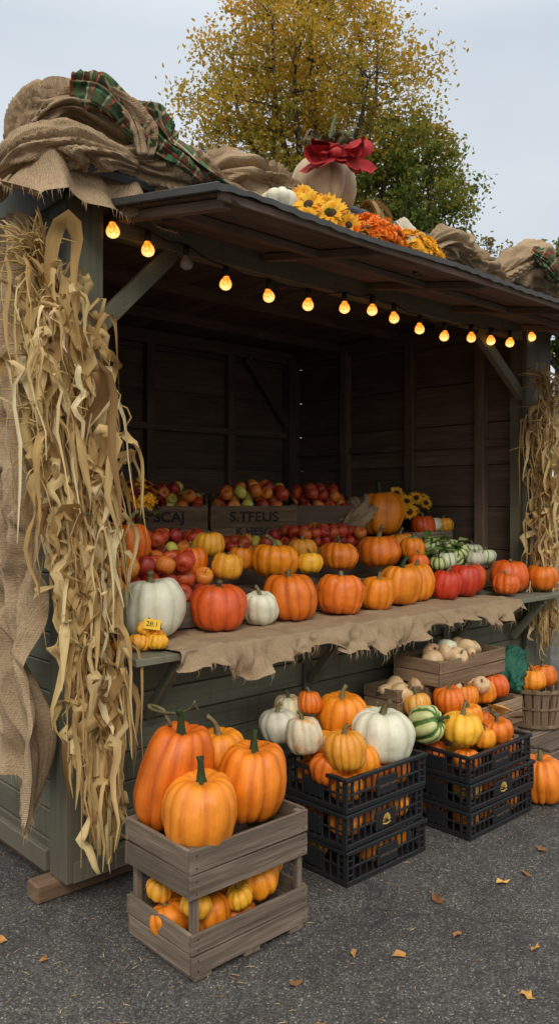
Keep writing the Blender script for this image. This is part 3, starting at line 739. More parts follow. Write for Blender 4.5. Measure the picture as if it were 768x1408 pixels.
for i in range(n):
    a=2*math.pi*i/n; p0=V((math.cos(a)*0.15,math.sin(a)*0.15,0.0)); p1=V((math.cos(a)*0.19,math.sin(a)*0.19,0.25))
    beam(mb,p0,p1,0.040,0.006,0,V((math.cos(a),math.sin(a),0)))
for (zz,rr,hh) in [(0.235,0.196,0.02),(0.13,0.178,0.014),(0.02,0.160,0.02)]:
    k=40
    for i in range(k):
        a=2*math.pi*i/k; box(mb,(math.cos(a)*rr,math.sin(a)*rr,zz),(0.006,0.033,hh),(0,0,a),0,0.002)
tube(mb,[(0,0,0.0),(0,0,0.17)],[0.15,0.17],24,1,smooth=False)
mb.obj('bushel_basket',[M_CRATE2,M_INT],None,(3.07,-0.22,0.15))
def plastic_crate(cx,cy,z0,w,d,h,rot=0,logo=False):
    mb=MB(); th=0.012
    for (ax,L,off) in (('x',w,d/2),('y',d,w/2)):
        for s in (-1,1):
            def bx(u,zc,lu,hz,t=th,pr=0.0):
                q=off-th/2+pr
                if ax=='x': box(mb,(u,s*q,zc),(lu,t,hz),None,0,0.002)
                else: box(mb,(s*q,u,zc),(t,lu,hz),None,0,0.002)
            LL=L if ax=='x' else L-2*th
            bx(0,h-0.009,LL+(0.012 if ax=='x' else 0.0),0.016,th+0.008,0.003); bx(0,0.012,LL,0.020); bx(0,h*0.5,LL-0.09,0.009,th*0.8)
            nb=int((LL-0.08)/0.038)
            for k in range(nb+1):
                u=-(LL-0.09)/2+k*(LL-0.09)/nb
                bx(u,h*0.49,0.007,h-0.038,th*0.7)
            for sg in (-1,1):
                bx(sg*(LL/2-0.006),h*0.49,0.012,h-0.038,th); bx(sg*(LL/2-0.040),h*0.49,0.008,h-0.038,th)
                for q_ in (0.3,0.5,0.7): bx(sg*(LL/2-0.024),h*q_,0.03,0.006,th*0.8)
            bx(0,h*0.46,L*0.26,h*0.50,th*0.95)
    box(mb,(0,0,0.008),(w-2*th-0.002,d-2*th-0.002,0.008),None,0,0.002)
    o=mb.obj('plastic_crate',[M_BLACK],None,(cx,cy,z0),(0,0,rad(rot)))
    if logo:
        m2=MB()
        for k in range(7):
            a0=math.pi*(0.12+k*0.127); tube(m2,[V((math.cos(a0)*0.012,0,math.sin(a0)*0.010-0.012)),V((math.cos(a0)*0.026,0,math.sin(a0)*0.030-0.014)),V((math.cos(a0)*0.024+0.003,0,math.sin(a0)*0.038-0.014))],[0.0022,0.003,0.001],6,0)
        tube(m2,[V((-0.024,0,-0.016)),V((0,0,-0.022)),V((0.024,0,-0.016))],0.003,6,0)
        m2.obj('printed_emblem',[M_GOLD],o,(0.0,-d/2-0.001,h*0.46))
    else:
        cu=bpy.data.curves.new('moulded_lettering','FONT'); cu.body='HARVEST FARM'; cu.size=0.016; cu.align_x='CENTER'; cu.align_y='CENTER'; cu.extrude=0.0005
        t=place('moulded_lettering',cu,(0,-d/2-0.002,h*0.46),(rad(90),0,0),o); cu.materials.append(M_CRATE)
    return o
for k in range(3):
    plastic_crate(1.115+(0.004,-0.006,0.0)[k],-0.46+(0.0,0.005,-0.004)[k],0.001+0.146*k,0.51,0.39,0.145,(0,1.2,-0.6)[k],k==1)
    plastic_crate(1.865+(0.0,0.006,-0.004)[k],-0.545+(0,-0.004,0.004)[k],0.001+0.128*k,0.54,0.38,0.127,(0.5,-1,0.8)[k],k==1)
for cx,cy,hh in ((1.115,-0.46,0.146),(1.865,-0.545,0.128)):
    for k in range(3):
        for ix in range(3):
            for iy in range(2):
                if R.random()<0.95:
                    rr=0.078*R.uniform(0.85,1.0)
                    pumpkin(cx-0.155+ix*0.155,cy-0.092+iy*0.184,0.014+hh*k,rr,hh*0.82,R.choice([M_ORANGE,M_ORANGE,M_YEL,M_ORANGE2]),9,0.08,0.0)

# ------------------------------------------------------------------ burlap cloths
mb=MB()
def fn(u,v):
    x=0.31+u*2.45; s=v*0.62
    x+=0.03*noise.noise(V((v*3,u*9,2)))
    n1=noise.noise(V((x*2.6,1.7,0))); n2=noise.noise(V((x*6.5,4.7,0)))
    dep=0.40; hang=(0.62-dep)*max(0.18,0.56+0.62*n1+0.30*n2+0.10*noise.noise(V((x*22,0,0))))
    if s<dep:
        k=(s/dep)
        p=V((x,0.115-s,0.962+0.010*abs(noise.noise(V((x*8,s*8,0))))+0.022*max(0,noise.noise(V((x*9,s*3,3))))*k+0.007*max(0,noise.noise(V((x*34,s*12,3))))))
    else:
        q=(s-dep)/(0.62-dep)
        fold=noise.noise(V((x*6+q*0.8,q*0.7,9)))+0.7*noise.noise(V((x*15,q,5)))+0.28*noise.noise(V((x*40,q*3,5)))
        base=0.962+0.022*max(0,noise.noise(V((x*9,dep*3,3))))
        p=V((x+0.016*fold*q,-0.290-0.095*q*(0.45+fold)-0.006,base+0.004*(1-q)-hang*q))
    return p,(x,s,0)
grid(mb,fn,360,52,0)
for i in range(150):
    x=R.uniform(0.33,2.72); p,_=fn((x-0.31)/2.45,1.0); l=R.uniform(0.012,0.05)
    tube(mb,[p+V((0,0,0.003)),p+V((R.uniform(-.01,.01),-0.003,-l*0.6)),p+V((R.uniform(-.02,.02),0,-l))],[0.0012,0.0007],4,0)
mb.obj('burlap_table_runner',[M_BURLAP])
mb=MB()
def fn(u,v):
    z=2.62-u*2.14
    cen=lerpl([0.10,0.12,0.16,0.12,0.08,0.13,0.14,0.12,0.08,0.06],u); hw=lerpl([0.08,0.11,0.15,0.11,0.14,0.15,0.13,0.17,0.22,0.20],u)
    hw*=1+0.28*noise.noise(V((0,3,u*7))); cen+=0.04*noise.noise(V((2,0,u*6)))
    y=cen+(v*2-1)*hw+0.03*noise.noise(V((v*4,u*18,1)))
    w_=0.9*noise.noise(V((v*2,u*5,3)))
    fo=1-2.2*abs(noise.noise(V((v*2.8+w_,u*2.6,7)))); f2=noise.noise(V((v*11,u*7,1)))
    f3=1-2*abs(noise.noise(V((v*4+w_,u*7+v*5,11))))
    x=-0.095-0.075*fo-0.018*f2-0.050*f3-0.03*(u>0.8)*(u-0.8)*5
    if u>0.90: z+=(0.10*(v-0.5)+0.07*noise.noise(V((v*6,0,8)))-0.06*(1-v))*((u-0.90)/0.10)
    return V((min(x,-0.03),y,z)),(y,z,0)
grid(mb,fn,280,64,0)
for i in range(60):
    p,_=fn(1.0,R.random()); l=R.uniform(0.02,0.06); tube(mb,[p,p+V((R.uniform(-.01,.01),R.uniform(-.01,.01),-l))],[0.0012,0.0007],4,0)
mb.obj('burlap_drape',[M_BURLAP])
mb=MB()
def sheet(u,v):
    x=-0.29+u*0.66; y=-0.17+v*0.68
    rag=0.07*noise.noise(V((y*6,0,1))); rag2=0.06*noise.noise(V((x*7,5,1)))
    fx=smooth01((x+0.30+rag)/0.18); fy=smooth01((y+0.18+rag2)/0.17)
    top=0.22+0.10*math.exp(-((x-0.0)/0.16)**2)-0.10*smooth01((x-0.1)/0.25)
    w_=0.6*noise.noise(V((x*3,y*3,2)))
    f1=noise.noise(V((x*5.5+y*4+w_,x*1.5-y*2,3))); f2=noise.noise(V((x*13+y*9+w_*2,x*2-y*3,7))); f3=noise.noise(V((x*4-y*9,y*5+x*7,1))); f4=noise.noise(V((x*22-y*12,y*9+x*7,1)))
    fl=fx*fy; sag=(1-fl)
    z=2.64+rag*0.9+rag2*0.9+(top+0.12*f1+0.060*(0.3-abs(f2)*1.8)+0.07*f3+0.014*f4)*fl
    px=x+(0.09*f1+0.05*f2)*(0.3+sag); py=y+0.07*noise.noise(V((x*11,y*5,z*3)))*(0.3+sag)
    return V((px,py,z)),(x*1.15,y*1.15,0)
grid(mb,sheet,130,130,0)
for i in range(90):
    p,_=sheet(R.random(),0.0) if i%2 else sheet(0.0,R.random()*0.7); l=R.uniform(0.01,0.045)
    tube(mb,[p+V((0,0,0.003)),p+V((R.uniform(-.012,.012),-0.006,-l))],[0.0013,0.0007],4,0)
cloth_tube(mb,[(-0.24,0.10,2.78),(-0.17,-0.02,2.84),(-0.05,-0.10,2.86),(0.08,-0.14,2.85),(0.20,-0.15,2.84)],[0.03,0.06,0.07,0.06,0.03],14,0.5)
cloth_tube(mb,[(-0.17,0.12,2.90),(-0.10,0.06,3.02),(0.0,0.02,3.08),(0.10,-0.02,3.06),(0.20,-0.05,2.98),(0.27,-0.07,2.90)],[0.04,0.09,0.105,0.095,0.08,0.04],2,0.5)
cloth_tube(mb,[(0.10,0.02,3.04),(0.24,-0.02,3.04),(0.40,-0.06,2.98),(0.56,-0.10,2.92),(0.70,-0.13,2.86)],[0.05,0.09,0.085,0.08,0.04],3,0.5)
cloth_tube(mb,[(0.12,-0.10,2.88),(0.35,-0.14,2.87),(0.55,-0.16,2.84),(0.80,-0.18,2.80),(1.2,-0.22,2.76)],[0.05,0.085,0.075,0.065,0.05],4,0.45)
cloth_tube(mb,[(0.56,0.0,2.93),(0.72,-0.04,2.99),(0.90,-0.05,3.01),(1.06,-0.06,2.98),(1.20,-0.08,2.92)],[0.05,0.10,0.095,0.085,0.05],5,0.5)
cloth_tube(mb,[(1.1,-0.1,2.86),(1.4,-0.14,2.87),(1.7,-0.14,2.86),(1.95,-0.14,2.83)],[0.06,0.09,0.08,0.04],6,0.45)
mb.obj('burlap_roof_garland',[M_BURLAP])
mb=MB()
cloth_tube(mb,[(2.02,-0.10,2.90),(2.2,-0.12,2.98),(2.38,-0.10,2.97),(2.6,-0.12,2.93),(2.8,-0.14,2.88)],[0.04,0.10,0.095,0.09,0.04],7,0.5)
cloth_tube(mb,[(2.85,-0.06,2.93),(3.02,-0.1,3.03),(3.2,-0.12,3.05),(3.4,-0.14,2.98),(3.52,-0.15,2.88)],[0.05,0.12,0.13,0.11,0.05],8,0.5)
mb.obj('burlap_roof_bundle',[M_BURLAP])
def bow(name,c,size,mat,seed,width=0.11,facing=None,tails=2,down=0.25,rise=1.0):
    rr=random.Random(seed); mb=MB(); c=V(c); f=facing or -FV
    side=V((0,0,1)).cross(f).normalized(); up=V((0,0,rise))
    def crum(pts): return [p+V((noise.noise(p*22+V((seed,0,0))),noise.noise(p*22+V((0,seed,0))),noise.noise(p*22)))*0.014 for p in pts]
    for s in (-1,1):
        for k in range(2):
            a=s*rr.uniform(0.7,1.0)*size; h=(0.35 if k else -0.15)*size
            pts=catmull([c,c+side*a*0.5+up*(h*0.6+0.24*size)+f*0.05,c+side*a*1.0+up*(h+0.08*size)+f*0.06,c+side*a*0.9+up*(h-0.20*size)+f*0.07,c+side*a*0.4+up*(h*0.3-0.14*size)+f*0.05,c+f*0.03],8)
            ribbon(mb,crum(pts),[width*0.3,width*0.9,width*1.1,width*0.9,width*0.3],f,0.7*s,rr.uniform(-.6,.6)+1.1,0,0.5,0.22,9)
    for k in range(tails):
        s=-1 if k%2 else 1
        pts=catmull([c+f*0.03,c+side*s*size*0.35-V((0,0,down*0.3))+f*0.07,c+side*s*size*(0.5+0.2*k)-V((0,0,down*0.65))+f*0.05,c+side*s*size*(0.8+0.2*k)-V((0,0,down))+f*0.06],8)
        ribbon(mb,crum(pts),[width*0.4,width*0.9,width*0.8,width],f,1.2*s,rr.uniform(-.5,.5),0,0.5,0.22,9)
    tube(mb,[c-side*0.03+f*0.05,c+f*0.06,c+side*0.03+f*0.05],[0.018,0.028,0.018],10,0,0.5)
    return mb.obj(name,[mat])
mb=MB()
cloth_tube(mb,[(-0.02,-0.06,3.12),(0.06,-0.11,3.10),(0.13,-0.14,3.05),(0.18,-0.15,2.98)],[0.040,0.070,0.065,0.035],31,0.55)
cloth_tube(mb,[(0.14,-0.13,3.04),(0.24,-0.14,3.06),(0.33,-0.15,3.00),(0.38,-0.16,2.95)],[0.03,0.055,0.050,0.03],32,0.55)
cloth_tube(mb,[(0.15,-0.16,3.00),(0.24,-0.19,2.94),(0.36,-0.21,2.88),(0.46,-0.23,2.83)],[0.035,0.05,0.045,0.02],33,0.55)
ribbon(mb,catmull([(0.30,-0.17,2.99),(0.38,-0.21,2.95),(0.48,-0.24,2.88),(0.60,-0.28,2.80)],8),[0.05,0.08,0.09,0.10],V((-0.5,-0.7,0.4)),0.8,0.2,0,0.5,0.25,9)
mb.obj('plaid_bow',[M_PLAID])
mb=MB(); cloth_tube(mb,[(0.10,-0.15,3.09),(0.16,-0.19,3.03),(0.20,-0.20,2.96),(0.21,-0.20,2.87)],[0.03,0.045,0.055,0.03],35,0.5); mb.obj('burlap_knot',[M_BURLAP])
mb=MB()
cloth_tube(mb,[(3.02,-0.22,3.10),(3.10,-0.26,3.05),(3.18,-0.28,2.98),(3.28,-0.28,2.94)],[0.03,0.05,0.045,0.025],36,0.5)
mb.obj('plaid_bow',[M_PLAID])
bow('red_ribbon_bow',(1.27,-0.21,3.165),0.14,M_REDC,9,0.085,None,3,0.09,0.6)
mb=MB()
cloth_tube(mb,[(1.22,-0.10,3.19),(1.29,-0.14,3.21),(1.38,-0.14,3.21),(1.46,-0.10,3.19)],[0.03,0.055,0.055,0.03],37,0.45)
mb.obj('red_ribbon_band',[M_REDC])
mb=MB()
for i in range(40):
    a=R.random()*6.28; c=V((1.37,-0.07,3.22)); d=V((math.cos(a),math.sin(a),0)); L=R.uniform(0.07,0.17)
    pts=catmull([c,c+d*L*0.4+V((0,0,L*0.7)),c+d*L*0.9+V((0,0,L*R.uniform(0.5,1.1))),c+d*L*1.2+V((0,0,L*R.uniform(-0.1,1.2)))],4)
    ribbon(mb,pts,[0.008,0.026,0.022,0.003],V((0,0,1)),R.uniform(-2,2),R.random()*3,0,None,0.3)
tube(mb,catmull([(1.37,-0.07,3.2),(1.38,-0.07,3.34),(1.40,-0.09,3.46)],5),[0.018,0.012,0.008],8,0)
mb.obj('dried_leaf_spray',[M_DRY])
mb=MB()
for i in range(14):
    c=V((1.50,-0.16,3.00)); d=V((R.uniform(-0.2,1),R.uniform(-1,0.1),0)).normalized(); L=R.uniform(0.08,0.16)
    ribbon(mb,catmull([c,c+d*L*0.5+V((0,0,0.02)),c+d*L*0.9+V((0,0,-0.04)),c+d*L+V((0,0,-0.12))],4),[0.015,0.045,0.035,0.006],d,R.uniform(-1,1),0,0,None,0.2)
mb.obj('corn_husk_spray',[M_STRAW])
mb=MB()
cloth_tube(mb,[(1.70,-0.28,2.74),(1.80,-0.24,2.84),(1.82,-0.20,2.92),(1.80,-0.15,3.0)],[0.07,0.065,0.05,0.03],11,0.4)
mb.obj('cream_cloth_bundle',[M_WCLOTH])

# ------------------------------------------------------------------ flowers
def sunflower(mb,c,nrm,r,pm=0,dm=1,n=17,disc=0.38):
    c=V(c); Q=V(nrm).normalized().to_track_quat('Z','Y').to_matrix()
    for ring in range(2):
        for i in range(n):
            a=2*math.pi*(i+0.5*ring)/n+R.uniform(-.12,.12); L=r*R.uniform(0.80,1.12)*(1 if ring==0 else 0.85); w=r*0.16
            ca,sa=math.cos(a),math.sin(a); lift=R.uniform(-0.2,0.5)+ring*0.25
            def P(l,s,h): return c+Q@V((ca*l-sa*s,sa*l+ca*s,h))
            vs=[P(r*disc*0.8,-w*0.4,0),P(r*disc*0.8,w*0.4,0),P(L*0.65,-w,lift*r*0.35),P(L*0.65,w,lift*r*0.35),P(L,0,lift*r*0.3)]
            mb.add(vs,[(0,2,3,1),(2,4,3)],pm,None,None,True)
    vs=[];NU=14
    for j in range(4):
        for i in range(NU):
            a=2*math.pi*i/NU; rr=disc*r*math.cos(j*0.45); vs.append(c+Q@V((rr*math.cos(a),rr*math.sin(a),0.02*r+disc*r*0.45*math.sin(j*0.45))))
    fs=[(j*NU+i,j*NU+(i+1)%NU,(j+1)*NU+(i+1)%NU,(j+1)*NU+i) for j in range(3) for i in range(NU)]+[tuple(3*NU+i for i in range(NU))]
    mb.add(vs,fs,dm,None,None,True)
def mum(mb,c,nrm,r,pm=0):
    c=V(c); Q=V(nrm).normalized().to_track_quat('Z','Y').to_matrix()
    for ring,(lr,el) in enumerate(((1.0,0.15),(0.8,0.55),(0.5,1.0))):
        n=(12,9,6)[ring]
        for i in range(n):
            a=2*math.pi*(i+R.random()*0.6)/n; w=r*0.20; L=r*lr
            ca,sa=math.cos(a),math.sin(a); ce,se=math.cos(el),math.sin(el)
            def P(l,s): return c+Q@V((ca*l*ce-sa*s,sa*l*ce+ca*s,l*se))
            mb.add([P(0,0),P(L*0.7,-w),P(L,0),P(L*0.7,w)],[(0,1,2,3)],pm,None,None,True)
def leafy(mb,c,spread,n,mi,size=0.06):
    for i in range(n):
        p=V(c)+V((R.uniform(-1,1)*spread[0],R.uniform(-1,1)*spread[1],R.uniform(-1,0.6)*spread[2])); a=R.random()*6.28; d=V((math.cos(a),math.sin(a),R.uniform(-.5,.6))).normalized()
        ribbon(mb,[p,p+d*size*0.5,p+d*size],[size*0.1,size*0.6,0.003],V((0,0,1)),R.uniform(-.8,.8),0,mi,None,0.2)
mb=MB()
for (x,y,z,r) in [(0.93,-0.37,2.82,0.08),(1.02,-0.42,2.79,0.085),(1.09,-0.34,2.86,0.065),(0.98,-0.30,2.89,0.065),(1.12,-0.43,2.76,0.06),(0.90,-0.40,2.75,0.05)]:
    sunflower(mb,(x,y,z),(-0.6+R.uniform(-.6,.6),-0.7,0.25+R.uniform(-.4,.6)),r,disc=0.28)
leafy(mb,(1.02,-0.33,2.75),(0.16,0.1,0.07),60,2)
mb.obj('sunflower_bunch',[M_PETY,M_DISC,M_LEAF])
def mum_dome(name,c,rx,rz,n,mats,r=0.03):
    mb=MB(); c=V(c)
    for i in range(n):
        d=V((R.gauss(0,1),R.gauss(0,1),abs(R.gauss(0,1))*0.8)).normalized(); p=c+V((d.x*rx,d.y*rx*0.8,d.z*rz))*R.uniform(0.82,1.08)
        mum(mb,p,d+V((R.uniform(-.3,.3),R.uniform(-.3,.3),0.1)),r*R.uniform(0.7,1.2),R.randrange(len(mats)))
    leafy(mb,c+V((0,0,0.0)),(rx*0.9,rx*0.7,rz*0.6),70,len(mats),0.05)
    return mb.obj(name,list(mats)+[M_LEAF])
mum_dome('orange_chrysanthemums',(1.29,-0.42,2.71),0.15,0.13,130,[M_PETO])
mum_dome('yellow_chrysanthemums',(1.56,-0.43,2.69),0.16,0.13,130,[M_PETY])
mum_dome('yellow_chrysanthemums',(1.44,-0.36,2.75),0.10,0.10,50,[M_PETY,M_PETO])
mum_dome('flower_bouquet',(0.80,0.76,1.52),0.13,0.13,110,[M_PETY,M_PETY,M_PETR])
mum_dome('crimson_flowers',(0.64,0.72,1.44),0.11,0.12,80,[M_PETR])
mb=MB()
for i in range(20):
    sunflower(mb,(3.08+R.uniform(-.2,.2),0.76+R.uniform(-.08,.08),1.52+R.uniform(-.06,.08)),(-0.6+R.uniform(-.4,.4),-0.7,0.5+R.uniform(-.3,.4)),R.uniform(0.045,0.06))
leafy(mb,(3.1,0.78,1.44),(0.2,0.1,0.06),50,2)
mb.obj('sunflower_bunch',[M_PETY,M_DISC,M_LEAF])
mb=MB(); leafy(mb,(2.86,0.32,1.27),(0.20,0.11,0.06),26,0,0.11); mb.obj('squash_leaves',[M_LEAFP])
mb=MB(); leafy(mb,(2.12,-0.62,0.47),(0.03,0.03,0.03),4,0,0.12); mb.obj('dried_squash_leaf',[M_FALL])

mb=MB(); cloth_tube(mb,[(2.78,-0.2,0.42),(2.88,-0.16,0.50),(3.0,-0.12,0.54),(3.1,-0.10,0.54)],[0.07,0.10,0.09,0.04],21,0.5); mb.obj('green_net_bag',[M_NET])
mb=MB(); cloth_tube(mb,[(2.45,0.86,1.36),(2.55,0.80,1.44),(2.65,0.86,1.47),(2.72,0.95,1.45)],[0.05,0.09,0.09,0.05],23,0.45,mi=0); mb.obj('folded_burlap_cloth',[M_BURLAP])
card=MB(); box(card,(0,0,0),(0.066,0.002,0.040),None,0,0.0008)
co=card.obj('price_card',[M_TAG],None,(0.265,-0.175,1.062),(rad(-20),rad(8),rad(-42)))
cu=bpy.data.curves.new('price_lettering','FONT'); cu.body='28:1'; cu.size=0.028; cu.align_x='CENTER'; cu.align_y='CENTER'; cu.extrude=0.0003; cu.materials.append(M_INK)
place('price_lettering',cu,(0,-0.0016,0),(rad(90),0,0),co)

# ------------------------------------------------------------------ corn stalk bundles
def corn(name,cfun,z0,z1,spread,nst,nlf,scale=1.0,ties=(),flop=0.3):
    mb=MB()
    def c(z): return cfun(z)
    def sp(z): return lerpl(spread,(z-z0)/(z1-z0))
    for i in range(nst):
        a=R.random()*6.28; q=R.random()**0.5; zt=z1-R.random()**1.5*0.7; zb=z0+R.random()*0.25; pts=[]
        for k in range(17):
            z=zb+(zt-zb)*k/16; r_=sp(z)*0.62*q
            pts.append(c(z)+V((math.cos(a)*r_+0.014*noise.noise(V((i,k*0.5,0))),math.sin(a)*r_*0.7+0.014*noise.noise(V((i,k*0.5,5))),z)))
        tube(mb,pts,[0.009*scale,0.008*scale,0.005*scale],6,0,R.uniform(0.35,0.9))
        p=pts[-1]
        for t in range(12):
            d=V((R.uniform(-1,1)-0.5,R.uniform(-1,1),R.uniform(0.4,2.6))).normalized(); L=R.uniform(0.08,0.26)*scale
            tp=[p+d*L*s_+V((0,0,-0.09*s_*s_)) for s_ in (0,0.35,0.7,1)]
            tube(mb,tp,[0.002,0.0035,0.003,0.001],4,0,R.uniform(0.3,0.8))
    for i in range(nlf):
        z=z0+(z1-z0)*(0.06+0.90*R.random()**0.75); a=R.random()*6.28; q=sp(z)
        d=V((math.cos(a),math.sin(a)*0.8,0)); o=c(z)+V((0,0,z))+d*q*R.uniform(0.2,0.75)
        kind=R.random(); L=R.uniform(0.12,0.48)*scale
        out=q*R.uniform(0.0,0.55); up=R.uniform(-0.1,0.2)*L
        if kind<flop: out=q*R.uniform(0.5,1.4); up=R.uniform(0.2,0.9)*L; L*=0.7
        if z-L<z0-0.05: L*=0.6
        pts=[]; w1=R.choice([0.010,0.016,0.024,0.034,0.046,0.060])*R.uniform(0.8,1.2)*scale; jx=R.random()*20; sw=R.uniform(0.02,0.09)
        for k in range(12):
            t=k/11
            cz=c(max(z0,z-t*L))-c(z)
            pts.append(o+cz*0.8+d*out*(1-math.exp(-3*t))*1.05+V((sw*noise.noise(V((jx,t*3.5,0))),sw*noise.noise(V((jx,t*3.5,7))),up*t*4*(1-t)*1.2-L*t**1.3*0.95+0.04*noise.noise(V((jx,t*4,3))))))
        ribbon(mb,pts,[w1*0.35,w1*0.9,w1,w1*0.8,w1*0.5,0.002],d,R.uniform(-4.5,4.5),R.uniform(-1.2,1.2),0,min(1,max(0,R.gauss(0.55,0.27))),R.uniform(0.05,0.45),5)
    for zt in ties:
        q=sp(zt)*0.60+0.02
        tube(mb,[c(zt)+V((math.cos(a)*q,math.sin(a)*q*0.8,zt+0.01*math.sin(a*2))) for a in [i/20*2*math.pi for i in range(21)]],0.0022,5,1)
    return mb.obj(name,[M_STRAW,M_TWINE])
def cL(z):
    s=lerpl([0.12,0.10,0.08,0.06,0.03,-0.01,-0.04,-0.09,-0.16],(z-0.22)/(2.62-0.22)); return V((-0.075,-0.165,0))+RV*s
corn('corn_stalk_bundle',cL,0.22,2.46,[0.04,0.065,0.085,0.085,0.095,0.13,0.16,0.17,0.13,0.06],28,480,1.0,(1.02,1.5),0.36)
def cR(z): return V((3.36,-0.13,0))+RV*lerpl([0.0,0.0,0.0,0.02],(z-0.55)/1.9)
corn('corn_stalk_bundle',cR,0.55,2.36,[0.09,0.11,0.09,0.11,0.12,0.10,0.04],18,280,0.9,(1.5,))

# ------------------------------------------------------------------ string lights
BL=[(0.175,2.618,1),(0.339,2.578,1),(0.533,2.56,0),(0.748,2.513,1),(1.005,2.502,1),(1.263,2.504,1),(1.525,2.532,1),(1.74,2.555,1),(1.921,2.541,1),(2.146,2.514,1),(2.38,2.5055,1),(2.654,2.535,1),(2.868,2.546,1),(3.088,2.562,1),(3.356,2.636,1)]
sl=empty('string_lights')
mb=MB(); pts=[V((0.09,-0.03,2.70))]
for i,(x,z,_) in enumerate(BL):
    pts.append(V((x,-0.032,z+0.078)))
    if i<len(BL)-1: pts.append(V(((x+BL[i+1][0])/2,-0.036,(z+BL[i+1][1])/2+0.078-0.016)))
pts.append(V((3.62,-0.04,2.74)))
tube(mb,catmull(pts,5),0.0038,6,0)
for (x,z,_) in BL:
    tube(mb,[(x,-0.032,z+0.080),(x,-0.032,z+0.064),(x,-0.032,z+0.030)],[0.009,0.014,0.0145],10,0)
mb.obj('cable_and_sockets',[M_CABLE],sl)
NUb=16
for (x,z,on) in BL:
    mb=MB(); vs=[]; prof=[(0.012,0.032),(0.014,0.024),(0.022,0.014),(0.0275,0.0),(0.027,-0.012),(0.021,-0.022),(0.011,-0.028),(0.001,-0.030)]
    for (rr,zz) in prof:
        for i in range(NUb):
            a=2*math.pi*i/NUb; vs.append((rr*math.cos(a),rr*math.sin(a),zz))
    fs=[(j*NUb+(i+1)%NUb,j*NUb+i,(j+1)*NUb+i,(j+1)*NUb+(i+1)%NUb) for j in range(len(prof)-1) for i in range(NUb)]
    mb.add(vs,fs,0,None,0.5,True)
    mb.obj('bulb',[M_BULB if on else M_CLEAR],sl,(x,-0.032,z),(R.uniform(-.15,.15),R.uniform(-.15,.15),0))

# ------------------------------------------------------------------ litter on ground
mb=MB()
lp=[(-0.55,-1.05),(0.9,-1.15),(1.35,-1.05),(1.05,-0.95),(1.75,-1.0),(-0.25,-0.3),(0.45,-1.5)]
lp+=[(R.uniform(-1.2,3.5),R.uniform(-2.2,-0.75)) for _ in range(46)]+[(R.uniform(-1.5,-0.1),R.uniform(-0.6,1.5)) for _ in range(22)]
for k,(x,y) in enumerate(lp):
    s=R.uniform(0.016,0.028) if k<7 else R.uniform(0.006,0.024); a=R.random()*6.28; d=V((math.cos(a),math.sin(a),0)); q=V((-d.y,d.x,0)); r1=R.random()
    c=V((x,y,0.004)); n=9
    vs=[c+V((0,0,0.004))]
    for i in range(n):
        t=2*math.pi*i/n; rr=s*(0.75+0.4*(i%2))*R.uniform(0.8,1.2); vs.append(c+d*math.cos(t)*rr*1.4+q*math.sin(t)*rr*0.7+V((0,0,R.uniform(0,0.6)*s)))
    mb.add(vs,[(0,1+i,1+(i+1)%n) for i in range(n)],0,None,r1,False)
mb.obj('fallen_leaves',[M_FALL])
mb=MB()
for i in range(260):
    x,y=(R.gauss(-0.15,0.45),R.gauss(-0.7,0.5)) if i<150 else (R.uniform(-1,3.4),R.uniform(-2,-0.3))
    a=R.random()*6.28; L=R.uniform(0.006,0.04); d=V((math.cos(a),math.sin(a),0))
    tube(mb,[V((x,y,0.003)),V((x,y,0.005))+d*L*0.5,V((x,y,0.003))+d*L],0.0011,4,0)
mb.obj('straw_litter',[M_STRAW])

